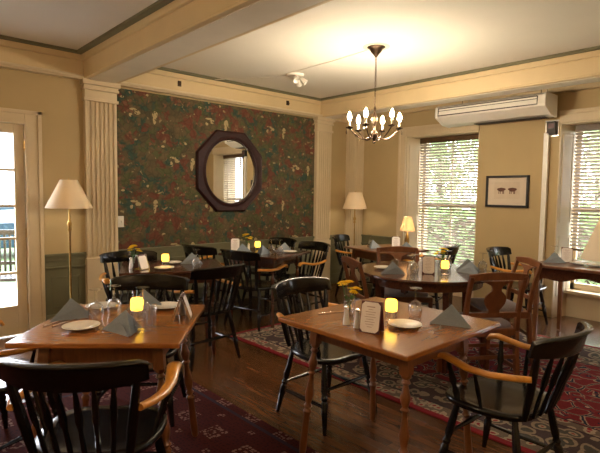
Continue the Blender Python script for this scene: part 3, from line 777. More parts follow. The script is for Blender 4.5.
def make_menu_side():
    """open tent frame of polished metal seen edge-on"""
    e = empty('menu_stand'); e['category'] = 'menu'
    ang = math.radians(19); w, h = .05, .125
    for s in (-1, 1):
        mt = Matrix.Translation((0, s * (.003 + h * math.sin(ang)), .003)) @ Matrix.Rotation(s * ang, 4, 'X')
        MB().box(-w, w, -.0025, .0025, 0, h, mt).build('panel', M['burg'], e, bevel=.001)
        f = MB()
        for x in (-w, w): f.box(x - .003, x + .003, -.0045, .0045, -.002, h + .002, mt)
        f.box(-w, w, -.0045, .0045, -.002, .004, mt)
        f.build('frame', M['chrome'], e, bevel=.001)
        mt2 = mt @ Matrix.Translation((0, s * .0032, 0)) @ Matrix.Rotation(PI / 2, 4, 'X')
        MB().prism(octo(w - .006, h - .01, .012), -.0006, .0006, mt2).build('card', M['card'], e, smooth=False)
    return e
def make_candle():
    e = empty('candle_lamp'); e['category'] = 'candle'
    MB().lathe([(.026, 0), (.031, .001), (.031, .005), (.027, .009), (.012, .011), (.011, .012)], 24).build('foot', M['chrome'], e)
    MB().lathe([(.030, .006), (.0305, .03), (.029, .066), (.027, .066), (.028, .03), (.0275, .01)], 24, cap=False).build('glass_holder', M['glass'], e)
    p = MB()
    for k in range(3):
        a = 2 * PI * k / 3 + .3; p.rod((.024 * math.cos(a), .024 * math.sin(a), .006), (.026 * math.cos(a), .026 * math.sin(a), .07), [(0, .0018), (1, .0018)], 6)
    p.build('prongs', M['chrome'], e)
    s = MB().lathe([(.023, .05), (.029, .053), (.031, .062), (.031, .098), (.027, .110), (.024, .112), (.024, .109), (.027, .098), (.027, .062), (.021, .056)], 28, cap=False).build('candle_shade', M['yellow'], e); s['label'] = 'glowing yellow glass shade'
    MB().lathe([(.012, .05), (.016, .051), (.016, .068), (.013, .069)], 16).build('wax_candle', M['sleeve'], e)
    MB().lathe([(.001, .070), (.004, .075), (.0045, .081), (.001, .092)], 10).build('flame', M['flame'], e)
    return e
def make_wineglass():
    """stemmed glass standing on its rim, foot in the air"""
    prof = [(.030, 0), (.035, .02), (.037, .045), (.034, .066), (.024, .082), (.008, .090), (.0045, .098), (.004, .135), (.006, .146), (.018, .150), (.033, .1525), (.033, .1545), (.0001, .156)]
    inner = [(.0285, 0), (.0335, .02), (.0355, .045), (.0325, .065), (.022, .080), (.0001, .087)]
    m = MB().lathe(prof, 24, cap=False); m.lathe(inner, 24, cap=False)
    o = m.build('wine_glass', M['glass'], sharp=60); o['category'] = 'glass'; return o
def make_tumbler():
    m = MB().lathe([(.0001, .0), (.024, .0), (.026, .004), (.033, .10), (.0325, .101), (.0305, .10), (.0245, .01), (.0001, .008)], 24, cap=False)
    o = m.build('water_tumbler', M['glass'], sharp=50); o['category'] = 'glass'; return o
def make_shaker(h=.095):
    e = empty('shaker'); e['category'] = 'shaker'
    MB().lathe([(.014, 0), (.0185, .002), (.018, .012), (.0125, .05), (.010, .074), (.0115, .082)], 20).build('body', M['china'], e, sharp=60)
    MB().lathe([(.0118, .081), (.012, .088), (.009, .095), (.0001, .097)], 16, cap=False).build('cap', M['chrome'], e)
    return e
def make_flowers(n=7, seed=1):
    rnd = random.Random(seed)
    e = empty('flower_vase'); e['category'] = 'flowers'
    MB().lathe([(.0001, 0), (.020, 0), (.024, .004), (.027, .03), (.021, .055), (.014, .068), (.018, .08), (.016, .08), (.012, .068), (.019, .055), (.0245, .03), (.0001, .006)], 20, cap=False).build('vase', M['glass'], e, sharp=60)
    s = MB(); fl = []
    for k in range(n):
        a = 2 * PI * k / n + rnd.random(); r = .028 + .022 * rnd.random() if k else 0; h = .135 + .055 * rnd.random()
        s.tube([(0, 0, .01), (r * .3 * math.cos(a), r * .3 * math.sin(a), .07), (r * math.cos(a), r * math.sin(a), h)], .0016, 6)
        fl.append((r * math.cos(a), r * math.sin(a), h, a))
        s.add([(0, 0, .09), (.02 * math.cos(a + 1), .02 * math.sin(a + 1), .11), (.035 * math.cos(a + .8), .035 * math.sin(a + .8), .105), (.018 * math.cos(a + .5), .018 * math.sin(a + .5), .095)], [(0, 1, 2, 3)])
    s.build('stems', M['stem'], e)
    for x, y, h, a in fl:
        m = MB(); m.lathe([(.001, .004), (.006, .003), (.006, .007), (.001, .009)], 8, c=(x, y, h - .002))
        for layer, (np_, L, up) in enumerate(((12, .029, .002), (10, .020, .008))):
            for j in range(np_):
                b = 2 * PI * j / np_ + layer * .3; cx, cy = math.cos(b), math.sin(b); px, py = -cy, cx; w = .0062
                tx, ty = (x * 6), (y * 6)
                zt = h + up - (cx * tx + cy * ty) * L * .9
                m.add([(x, y, h), (x + cx * L * .6 + px * w, y + cy * L * .6 + py * w, h + (zt - h) * .6 + .003), (x + cx * L, y + cy * L, zt), (x + cx * L * .6 - px * w, y + cy * L * .6 - py * w, h + (zt - h) * .6 + .003)], [(0, 1, 2, 3)])
        m.build('blossom', M['petal'], e)
    return e
def make_knife():
    m = MB().tube([(0, 0, .003), (0, .05, .004), (0, .09, .0035)], 0, 8, flat=[(.005, .003), (.0045, .0025), (.004, .002)])
    m.prism([(-.004, .09), (.005, .09), (.007, .14), (.005, .185), (-.002, .195), (-.004, .18)], .0025, .0038)
    o = m.build('table_knife', M['chrome'], bevel=0); o['category'] = 'knife'; return o
def make_fork():
    m = MB().tube([(0, 0, .003), (0, .06, .004), (0, .125, .003)], 0, 8, flat=[(.006, .002), (.004, .002), (.003, .002)])
    m.prism([(-.004, .12), (.004, .12), (.010, .135), (.010, .15), (-.010, .15), (-.010, .135)], .002, .0035)
    for k in range(4): m.box(-.0095 + k * .0055, -.0095 + k * .0055 + .0025, .149, .185, .002, .0035)
    o = m.build('table_fork', M['chrome']); o['category'] = 'fork'; return o
plate0 = make_plate(); nap0 = make_napkin(); menu0 = make_menu(); mside0 = make_menu_side(); cand0 = make_candle(); wg0 = make_wineglass()
tum0 = make_tumbler(); shk0 = make_shaker(); flo0 = make_flowers(); knife0 = make_knife(); fork0 = make_fork()
Z1 = .7505; Z2 = .7505 + RUGZ
VD = lambda x, y: math.atan2(x, y)        # not used for the lens: just the bearing from the doorway
def look(x, y, extra=0):                   # local -y turned towards the middle of the near end of the room
    return math.atan2(y, x) - PI / 2 + extra
def P(proto, x, y, z, rz, label, group=None): return put(proto, (x, y, z), rz, label, group)
G = {'p': 'white bread plates', 'n': 'grey folded napkins', 'm': 'menu stands', 'c': 'yellow candle lamps', 'g': 'inverted wine glasses', 's': 'white shakers', 'f': 'vases of yellow flowers', 'k': 'table knives', 'o': 'table forks', 't': 'water tumblers'}
# centre foreground oak table
P(shk0, 1.79, 1.60, Z1, 0, 'white shaker on the centre oak table, left of its twin', G['s'])
P(shk0, 1.785, 1.525, Z1, 0, 'white shaker directly beside the burgundy menu stand on the centre oak table', G['s'])
P(menu0, 1.79, 1.44, Z1, look(1.79, 1.44, -.35), 'burgundy menu stand with white clipped-corner card on the centre oak table', G['m'])
P(flo0, 1.93, 1.71, Z1, .4, 'small glass vase of yellow daisies on the centre oak table', G['f'])
P(cand0, 2.02, 1.50, Z1, 0, 'yellow candle lamp on the centre oak table', G['c'])
P(plate0, 1.98, 1.385, Z1, 0, 'white plate in front of the candle on the centre oak table', G['p'])
P(nap0, 2.20, 1.265, Z1, look(2.2, 1.265, -.12), 'grey pyramid napkin on the right side of the centre oak table', G['n'])
P(wg0, 2.19, 1.47, Z1, 0, 'inverted wine glass behind the napkin on the centre oak table', G['g'])
P(tum0, 1.97, 1.74, Z1, 0, 'clear tumbler behind the flowers on the centre oak table', G['t'])
P(knife0, 1.83, 1.84, Z1, -1.9, 'table knife at the far left corner of the centre oak table', G['k'])
P(fork0, 2.06, 1.24, Z1, -1.05, 'table fork lying at the foot of the napkin on the centre oak table', G['o'])
# left foreground oak table
P(plate0, .76, 2.32, Z2, 0, 'white plate at the near edge of the left oak table', G['p'])
P(nap0, .79, 2.55, Z2, look(.79, 2.55, .1), 'grey pyramid napkin at the left end of the left oak table', G['n'])
P(nap0, .885, 2.155, Z2, look(.885, 2.155, -.95), 'grey napkin standing upright before the candle on the left oak table', G['n'])
P(nap0, 1.17, 2.54, Z2, look(1.17, 2.54, .2), 'grey napkin peeking up behind the candle on the left oak table', G['n'])
P(cand0, 1.02, 2.30, Z2, 0, 'brightly glowing candle lamp on the left oak table', G['c'])
P(wg0, .87, 2.44, Z2, 0, 'inverted wine glass between plate and candle on the left oak table', G['g'])
P(wg0, .975, 2.47, Z2, 0, 'inverted wine glass just behind the upright napkin on the left oak table', G['g'])
P(wg0, 1.07, 2.34, Z2, 0, 'inverted wine glass right behind the glowing candle on the left oak table', G['g'])
P(tum0, 1.025, 2.17, Z2, 0, 'clear tumbler right of the candle on the left oak table', G['t'])
P(tum0, .945, 2.10, Z2, 0, 'clear tumbler in front of the candle at the near edge of the left oak table', G['t'])
P(plate0, .98, 2.66, Z2, 0, 'white plate at the back of the left oak table behind glasses', G['p'])
P(plate0, 1.25, 2.44, Z2, 0, 'white plate at the far right corner of the left oak table', G['p'])
P(mside0, 1.215, 2.20, Z2, look(1.215, 2.2, PI / 2 - .1), 'menu stand seen edge-on like a letter A on the left oak table', G['m'])
P(shk0, 1.245, 2.255, Z2, 0, 'white shaker inside the edge-on menu stand of the left oak table', G['s'])
P(knife0, .80, 2.22, Z2, -.35, 'knife pointing away between plate and napkin on the left oak table', G['k'])
P(fork0, .64, 2.47, Z2, -1.0, 'fork lying left of the plate on the left oak table', G['o'])
P(knife0, .67, 2.44, Z2, -1.05, 'knife lying between the left napkin and the near plate on the left oak table', G['k'])
# dark table before the pilaster
P(mside0, 1.75, 3.86, Z1, look(1.75, 3.86, PI / 2 - .75), 'white-faced menu stand on the dark table before the pilaster', G['m'])
P(flo0, 1.76, 4.02, Z1, 1.7, 'vase of yellow flowers behind the menu stand near the pilaster', G['f'])
P(shk0, 1.70, 3.94, Z1, 0, 'white shaker on the dark table before the pilaster', G['s'])
P(cand0, 1.96, 3.84, Z1, 0, 'yellow candle lamp on the dark table before the pilaster', G['c'])
P(plate0, 1.90, 3.74, Z1, 0, 'white plate in front of the candle on the dark table before the pilaster', G['p'])
P(plate0, 2.10, 3.98, Z1, 0, 'white plate behind the candle on the dark table before the pilaster', G['p'])
P(nap0, 2.25, 3.90, Z1, look(2.25, 3.9, 0), 'grey napkin at the right end of the dark table before the pilaster', G['n'])
P(wg0, 2.17, 3.68, Z1, 0, 'inverted wine glass at the near right of the dark table before the pilaster', G['g'])
# table under the mirror
P(menu0, 3.09, 4.42, Z1, look(3.09, 4.42, 0), 'small white card on the table under the mirror, far left', G['m'])
P(nap0, 3.09, 4.28, Z1, look(3.09, 4.28, .3), 'grey napkin at the left of the table under the mirror', G['n'])
P(flo0, 3.24, 4.40, Z1, .9, 'vase with yellow flowers on the table under the mirror', G['f'])
P(shk0, 3.19, 4.31, Z1, 0, 'white shaker on the table under the mirror beside the candle', G['s'])
P(cand0, 3.27, 4.25, Z1, 0, 'yellow candle lamp on the table under the mirror', G['c'])
P(nap0, 3.20, 4.05, Z1, look(3.2, 4.05, 1.0), 'grey-lavender napkin beside the inverted glasses under the mirror', G['n'])
P(wg0, 3.27, 4.01, Z1, 0, 'inverted wine glass under the mirror, left one of the pair', G['g'])
P(wg0, 3.32, 3.93, Z1, 0, 'inverted wine glass under the mirror, right one of the pair', G['g'])
P(nap0, 3.53, 4.10, Z1, look(3.53, 4.1, -.2), 'grey napkin at the right of the table under the mirror', G['n'])
P(plate0, 3.50, 3.97, Z1, 0, 'white plate on the table under the mirror', G['p'])
# corner lamp table
ZR = .7505 + RUGZ
P(nap0, 4.56, 3.66, ZR, look(4.56, 3.66, .9), 'grey napkin on the corner lamp table, at its left', G['n'])
P(wg0, 4.58, 3.74, ZR, 0, 'inverted glass behind the left napkin on the corner lamp table', G['g'])
P(plate0, 4.60, 3.46, ZR, 0, 'white plate on the corner lamp table', G['p'])
P(menu0, 4.73, 3.47, ZR, look(4.73, 3.47, 0), 'white menu card before the small lit lamp in the corner', G['m'])
P(nap0, 4.70, 3.30, ZR, look(4.7, 3.3, 0), 'grey napkin at the near side of the corner lamp table', G['n'])
# round table
ZR = .7505 + RUGZ
P(menu0, 3.45, 2.20, ZR, look(3.45, 2.2, 0), 'menu stand with white card on the round table', G['m'])
P(flo0, 3.70, 2.24, ZR, 2.6, 'vase of yellow flowers on the round table', G['f'])
P(cand0, 3.50, 2.08, ZR, 0, 'yellow candle lamp on the round table', G['c'])
P(nap0, 3.21, 2.38, ZR, look(3.21, 2.38, .1), 'grey pyramid napkin at the left side of the round table', G['n'])
P(nap0, 3.74, 2.00, ZR, look(3.74, 2.0, -.6), 'grey napkin leaning between candle and chair back on the round table', G['n'])
P(nap0, 3.90, 2.10, ZR, look(3.9, 2.1, .2), 'grey napkin farthest right on the round table', G['n'])
P(wg0, 3.28, 2.25, ZR, 0, 'inverted wine glass beside the left napkin on the round table', G['g'])
P(wg0, 3.37, 2.28, ZR, 0, 'inverted wine glass left of the menu card on the round table', G['g'])
P(wg0, 3.84, 2.26, ZR, 0, 'inverted wine glass in front of the blind on the round table', G['g'])
P(wg0, 3.93, 1.98, ZR, 0, 'inverted wine glass at the right edge of the round table', G['g'])
P(plate0, 3.35, 2.58, ZR, 0, 'white plate at the far left of the round table', G['p'])
P(tum0, 3.29, 2.42, ZR, 0, 'clear tumbler behind the left napkin on the round table', G['t'])
# serving table
P(nap0, 5.02, 1.80, ZR, look(5.02, 1.8, .2), 'grey napkin at the left end of the serving table', G['n'])
P(menu0, 5.14, 1.73, ZR, look(5.14, 1.73, 0), 'menu stand with burgundy edge on the serving table', G['m'])
P(plate0, 5.06, 1.60, ZR, 0, 'white plate beside the menu on the serving table', G['p'])
P(plate0, 5.05, 1.46, ZR, 0, 'white plate under the edge of the big lamp shade', G['p'])
P(wg0, 5.10, 1.83, ZR, 0, 'inverted glass between napkin and menu on the serving table', G['g'])

# ------------------------------------------------------------------ lamps
def shade_mb(r0, r1, z0, z1, th=.002):
    n = 40
    return MB().lathe([(r0, z0), (r1, z1), (r1 - th, z1), (r0 - th, z0), (r0, z0)], n, cap=False)
def floor_lamp(x, y, zb, zt, r0, r1, label):
    e = tag(empty('floor_lamp', (x, y, 0)), label, 'floor lamp', 'standing floor lamps')
    MB().lathe([(.12, 0), (.125, .008), (.11, .02), (.05, .032), (.02, .05), (.012, .07)], 28).build('base', M['brass'], e, sharp=60)
    MB().lathe([(.011, .06), (.009, .3), (.014, .32), (.009, .34), (.009, zb - .22), (.022, zb - .20), (.012, zb - .18), (.026, zb - .15), (.012, zb - .12), (.008, zb - .08), (.008, zb + .04)], 16).build('pole', M['brass'], e, sharp=60)
    shade_mb(r0, r1, zb, zt).build('lamp_shade', M['shade'], e, sharp=60)
    f = MB().lathe([(.002, zt - .01), (.006, zt + .005), (.002, zt + .02)], 8); f.tube([(-r1, 0, zt - .006), (r1, 0, zt - .006)], .002, 6).tube([(0, -r1, zt - .006), (0, r1, zt - .006)], .002, 6).rod((0, 0, zb + .03), (0, 0, zt), [(0, .003), (1, .003)], 6)
    f.build('harp', M['brass'], e)
    MB().lathe([(.012, zb + .02), (.028, zb + .06), (.022, zb + .09), (.002, zb + .10)], 14).build('bulb', M['bulblow'], e)
    return e
floor_lamp(1.487, 4.81, 1.233, 1.495, .205, .075, 'brass floor lamp with ivory shade between the glazed door and first pilaster')
floor_lamp(5.53, 4.82, 1.178, 1.425, .185, .10, 'brass floor lamp with ivory shade in the far room corner')
def table_lamp(x, y, z, zb, zt, r0, r1, label, sh, lit):
    e = tag(empty('table_lamp', (x, y, z)), label, 'table lamp')
    zb -= z; zt -= z
    MB().lathe([(.055, 0), (.058, .006), (.04, .014), (.015, .022), (.012, .035), (.026, zb * .35), (.03, zb * .5), (.018, zb * .75), (.009, zb * .85), (.009, zb + .03)], 24).build('base', M['brass'], e, sharp=60)
    shade_mb(r0, r1, zb, zt).build('lamp_shade', sh, e, sharp=60)
    MB().tube([(-r1, 0, zt - .004), (r1, 0, zt - .004)], .0018, 6).tube([(0, -r1, zt - .004), (0, r1, zt - .004)], .0018, 6).rod((0, 0, zb + .02), (0, 0, zt + .01), [(0, .002), (1, .002)], 6).build('harp', M['brass'], e)
    MB().lathe([(.010, zb + .02), (.026, zb + .055), (.020, zb + .075), (.002, zb + .085)], 14).build('bulb', M['lampbulb'] if lit else M['bulblow'], e)
    return e
table_lamp(4.90, 3.43, ZR, .965, 1.135, .092, .042, 'small lit table lamp with pleated shade glowing on the corner table', M['shadelit'], True)
table_lamp(5.02, 1.26, ZR, .84, 1.32, .30, .12, 'large ivory table lamp on the serving table at the right edge', M['shade'], False)

# ------------------------------------------------------------------ chandelier
def make_chandelier(cx, cy, label, bulb='bulb'):
    e = tag(empty('chandelier', (cx, cy, CZ)), label, 'chandelier')
    z0 = RZ(1.95) - CZ
    MB().lathe([(.085, 0), (.085, -.008), (.06, -.02), (.05, -.045), (.022, -.075), (.010, -.095)], 28).build('canopy', M['bronze'], e, sharp=60)
    MB().lathe([(.125, 0), (.125, -.003), (.1, -.004)], 32).build('ceiling_plate', M['cream'], e)
    ch = MB(); z = -.09; k = 0
    while z > z0 + .24:
        a = (k % 2) * PI / 2
        pts = [(.008 * math.cos(q) * math.cos(a), .008 * math.cos(q) * math.sin(a), z - .014 + .016 * math.sin(q)) for q in [2 * PI * j / 10 for j in range(10)]]
        P_ = [Vector(p) for p in pts]; secs = []
        for i, p in enumerate(P_):
            dd = (P_[(i + 1) % 10] - P_[i - 1]).normalized(); s1 = Vector((-math.sin(a), math.cos(a), 0)); s2 = dd.cross(s1)
            secs.append([tuple(p + s1 * .0022 * math.cos(w_) + s2 * .0022 * math.sin(w_)) for w_ in [2 * PI * j / 5 for j in range(5)]])
        ch.loft(secs, loop=True); z -= .024; k += 1
    ch.build('chain', M['bronze'], e)
    MB().lathe([(.004, z0 + .25), (.012, z0 + .23), (.008, z0 + .2), (.022, z0 + .16), (.03, z0 + .12), (.014, z0 + .08), (.012, z0 + .03), (.035, z0 - .0), (.04, z0 - .02), (.02, z0 - .05), (.012, z0 - .07), (.018, z0 - .085), (.002, z0 - .10)], 20).build('hub', M['bronze'], e, sharp=60)
    for k in range(6):
        a = 2 * PI * k / 6 + .35; c, s = math.cos(a), math.sin(a); r = .235
        pts = []
        for i in range(13):
            t = i / 12; rr = .02 + (r - .02) * t; zz = z0 - .01 - .055 * math.sin(PI * t ** .8) + .05 * t * t
            pts.append((rr * c, rr * s, zz))
        ar = MB().tube(pts, .006, 8); ar.build('arm', M['bronze'], e)
        zc = pts[-1][2]
        cup = MB().lathe([(.008, zc - .008), (.034, zc + .004), (.036, zc + .008), (.012, zc + .006), (.013, zc + .02), (.010, zc + .02)], 16, c=(r * c, r * s, 0)).build('candle_cup', M['bronze'], e)
        MB().lathe([(.011, zc + .015), (.011, zc + .075), (.009, zc + .076)], 14, c=(r * c, r * s, 0)).build('candle_sleeve', M['sleeve'], e)
        MB().lathe([(.007, zc + .075), (.016, zc + .088), (.0195, zc + .102), (.015, zc + .124), (.006, zc + .145), (.001, zc + .155)], 14, c=(r * c, r * s, 0)).build('bulb', M[bulb], e, sharp=70)
        d_ = MB()
        for j in range(3):
            b = a + (j - 1) * .5 ; px, py = r * c + .03 * math.cos(b), r * s + .03 * math.sin(b)
            d_.lathe([(.001, zc - .055), (.006, zc - .042), (.005, zc - .03), (.001, zc - .018)], 6, c=(px, py, 0)).rod((px, py, zc - .02), (px, py, zc + .004), [(0, .0008), (1, .0008)], 4)
        d_.build('crystal_drops', M['crystal'], cup)
    return e
make_chandelier(R(3.49), R(2.83), 'dark bronze chandelier with six lit candle bulbs hanging from the ceiling')
make_chandelier(-.75, 2.3, 'added fill-light chandelier in the neighbouring bay, out of frame', 'bulbfill')  # added out of view to even out light on ceiling and walls
make_chandelier(1.0, -1.5, 'added fill-light chandelier behind the viewer, out of frame', 'bulbfill')  # unseen extra fixture, fills in light from the viewer's side
# ceiling spot cluster
def make_spots():
    x, y = R(3.66), R(4.10)
    e = tag(empty('ceiling_spotlight', (x, y, CZ)), 'white ceiling fixture with three small adjustable spot heads', 'ceiling light')
    MB().lathe([(.10, 0), (.102, -.01), (.095, -.022), (.04, -.026)], 28).build('mounting_plate', M['plasticw'], e, sharp=60)
    for k in range(3):
        a = -2.2 + k * 1.3; c, s = math.cos(a), math.sin(a)
        p0 = Vector((.055 * c, .055 * s, -.02)); p1 = p0 + Vector((.02 * c, .02 * s, -.035))
        b = MB().rod(p0, p1, [(0, .007), (1, .007)], 8); h_ = p1 + Vector((.05 * c, .05 * s, -.045))
        b.rod(p1 - (h_ - p1) * .25, h_, [(0, .012), (.1, .022), (.55, .027), (.95, .035), (1, .035), (1, .030), (.8, .02)], 16)
        b.build('spot_head', M['plasticw'], e, sharp=60)
    return e
make_spots()
wire = MB().tube([(R(3.56), R(4.03), CZ - .004), (R(3.54), R(3.4), CZ - .004), (R(3.50), R(2.93), CZ - .004)], .004, 6).tube([(R(3.62), R(4.2), CZ - .004), (R(3.45), R(4.5), CZ - .004), (R(3.1), YW - .15, CZ - .03)], .004, 6)
tag(wire.build('ceiling_cable', M['ceiling']), 'thin pale cable running over the ceiling to the chandelier', 'cable')

# ------------------------------------------------------------------ mirror
def make_mirror():
    e = tag(empty('octagonal_mirror', (R(3.41), YW - .004, RZ(1.65))), 'octagonal dark mahogany framed wall mirror with oval glass on the wallpaper', 'mirror')
    def oct_(hw, hh, k=.42): return [(-hw * k, -hh), (hw * k, -hh), (hw, -hh * k), (hw, hh * k), (hw * k, hh), (-hw * k, hh), (-hw, hh * k), (-hw, -hh * k)]
    O = oct_(.495, .505, .44); n = 64
    def on_oct(a, f=1):
        dx, dy = math.cos(a), math.sin(a); best = 1e9
        for i in range(8):
            x0, y0 = O[i]; x1, y1 = O[(i + 1) % 8]; ex, ey = x1 - x0, y1 - y0; den = dx * ey - dy * ex
            if abs(den) < 1e-9: continue
            t = (x0 * ey - y0 * ex) / den; u = (x0 * dy - y0 * dx) / den
            if t > 0 and -1e-6 <= u <= 1 + 1e-6: best = min(best, t)
        return (dx * best * f, dy * best * f)
    A = sorted([2 * PI * k / n for k in range(n)] + [math.atan2(y, x) % (2 * PI) for x, y in O])
    def el(rx, ry, y): return [(rx * math.cos(a), y, ry * math.sin(a)) for a in A]
    def oc(f, y): return [(p[0], y, p[1]) for p in (on_oct(a, f) for a in A)]
    MB().loft([el(.375, .405, -.005), oc(1, -.0), oc(1, -.025), oc(.965, -.045), oc(.93, -.038), el(.415, .445, -.034), el(.39, .42, -.048), el(.375, .405, -.042)], cap=False, loop=True).build('frame', M['mirrorframe'], e, sharp=30)
    g = MB().loft([el(.378, .408, -.012), el(.378, .408, -.016), el(.362, .392, -.020)]); g.build('mirror_glass', M['mirror'], e, sharp=5)
    MB().loft([el(.380, .410, -.018), el(.371, .401, -.026), el(.364, .394, -.0205), el(.366, .396, -.014)], cap=False, loop=True).build('glass_bead', M['chrome'], e)
    return e
make_mirror()

# framed print between the windows ---------------------------------------
def make_picture():
    y0, y1, z0, z1 = R(2.235), R(2.70), RZ(1.27), RZ(1.635)
    cy, cz = R(2.602), (z0 + z1) / 2 + .0; hw, hh = R(.255), (z1 - z0) / 2 + .005
    e = tag(empty('framed_print', (XW, cy, cz)), 'small black framed print with two brown shapes between the windows', 'picture')
    t = .028
    f = MB().box(-.03, 0, -hw, hw, hh - t, hh).box(-.03, 0, -hw, hw, -hh, -hh + t).box(-.03, 0, -hw, -hw + t, -hh, hh).box(-.03, 0, hw - t, hw, -hh, hh)
    f.build('frame', M['pframe'], e, bevel=.003)
    MB().box(-.014, -.002, -hw + t, hw - t, -hh + t, hh - t).build('mat_board', M['mat'], e, smooth=False)
    MB().box(-.0155, -.014, -hw * .60, hw * .60, -hh * .48, hh * .58).build('print_sheet', M['print'], e, smooth=False)
    m = MB()
    rnd = random.Random(3)
    for s in (-1, 1):
        body = [(s * .068 + .052 * math.cos(a) * (1 + .2 * math.sin(3 * a)), .022 + .024 * math.sin(a)) for a in [2 * PI * k / 16 for k in range(16)]]
        m.loft([[(-.0158, y, z) for y, z in body], [(-.0165, y, z) for y, z in body]])
        for q in (-.03, -.018, .012, .03): m.box(-.0165, -.0158, s * .068 + q - .004, s * .068 + q + .004, -.03, .015)
        hd = [(s * .060 + s * .045 + .012 * math.cos(a), .02 + .012 * math.sin(a)) for a in [2 * PI * k / 10 for k in range(10)]]
        m.loft([[(-.0158, y, z) for y, z in hd], [(-.0167, y, z) for y, z in hd]])
    m.build('drawing', M['cattle'], e, smooth=False)
    return e
make_picture()

# air conditioner ---------------------------------------------------------
def make_ac():
    y0, y1 = R(2.05), R(3.34); xf, xb = R(5.28), R(5.60)
    e = tag(empty('air_conditioner', (0, 0, 0)), 'long white ceiling-hung air conditioner above the framed print', 'air conditioner')
    prof = [(xf, RZ(2.335)), (xf - .01, RZ(2.36)), (xf, RZ(2.45)), (xf + .05, RZ(2.475)), (xb, RZ(2.475)), (xb, RZ(2.25)), (xf + .16, RZ(2.265))]
    def sec(y): return [(x, y, z) for x, z in prof]
    MB().loft([sec(y0 + .02), sec(y1 - .02)]).build('housing', M['plasticw'], e, smooth=False, bevel=.008)
    cp = [(x + (.0 if i > 0 else 0), z) for i, (x, z) in enumerate(prof)]
    for ya, yb in ((y0, y0 + .03), (y1 - .03, y1)):
        MB().loft([[(x - .006 if x < xf + .1 else x, y, z - .006 if z < 2.4 else z + .004) for x, z in cp] for y in (ya, yb)]).build('end_cap', M['plasticw'], e, smooth=False, bevel=.006)
    g = MB()
    g.box(xf - .014, xf - .003, y0 + .09, y1 - .05, RZ(2.350), RZ(2.361)).box(xf - .014, xf - .001, y0 + .09, y1 - .05, RZ(2.408), RZ(2.413)).box(xf - .012, xf + .002, y0 + .09, y1 - .05, RZ(2.434), RZ(2.444))
    g.box(xf - .014, xf - .001, y0 + .083, y0 + .09, RZ(2.352), RZ(2.442)).box(xf - .014, xf - .001, y1 - .05, y1 - .043, RZ(2.352), RZ(2.442))
    g.build('outlet_louvre', M['darkvent'], e, smooth=False)
    v = MB()
    n = 46
    for k in range(n):
        y = y0 + .08 + (y1 - y0 - .5) * k / n; v.box(xb - .14, xb - .02, y, y + .012, RZ(2.242), RZ(2.25))
    v.build('return_grille', M['darkvent'], e, smooth=False)
    b = MB()
    for y in (y0 + .10, y1 - .30):
        b.box(xf + .1, xb - .02, y - .03, y + .03, RZ(2.478), RZ(2.486))
        for x in (xf + .13, xb - .05): b.rod((x, y, RZ(2.48)), (x, y, CZ), [(0, .006), (1, .006)], 8)
        b.box(xf + .1, xb - .02, y - .045, y + .045, CZ - .012, CZ)
    b.build('hanger_bracket', M['chrome'], e, smooth=False)
    return e
make_ac()
pipe = MB().box(XW - .05, XW - .002, R(2.145), R(2.20), .1, RZ(2.10)).build('conduit_cover', M['plasticw'], bevel=.006)
tag(pipe, 'white vertical conduit cover running down the wall from the thermostat', 'conduit')
th = empty('thermostat', (XW, R(2.13), RZ(2.145))); tag(th, 'dark square thermostat box on a silvery plate below the air conditioner end', 'thermostat')
MB().box(-.012, 0, -.075, .075, -.095, .095).build('back_plate', M['chrome'], th, bevel=.003)
MB().box(-.05, -.012, -.055, .045, -.075, .075).build('case', M['darkvent'], th, bevel=.006)
MB().box(-.053, -.05, -.035, .025, .0, .05).build('display', M['burg'], th, smooth=False)
sw = empty('wall_switch', (R(2.035), YW - .006, RZ(1.08))); tag(sw, 'cream double switch plate beside the first pilaster on the wallpaper', 'switch')
MB().box(-.045, .045, -.01, 0, -.06, .06).build('plate', M['plasticw'], sw, bevel=.003)
for x in (-.02, .02): MB().box(x - .005, x + .005, -.02, -.01, -.012, .012).build('toggle', M['plasticw'], sw, bevel=.002)
for i, (x, lab) in enumerate(((2.70, 'small dark picture hook on the cornice above the wallpaper, left one'), (4.28, 'small dark picture hook on the cornice above the wallpaper, right one'))):
    h_ = MB().box(-.02, .02, -.012, 0, -.03, .03).tube([(0, -.012, -.02), (0, -.035, -.025), (0, -.04, .0)], .004, 6).build('picture_hook', M['bronze'])
    h_.location = (R(x), YW - .061, RZ(2.585)); tag(h_, lab, 'hook', 'picture hooks on the cornice')

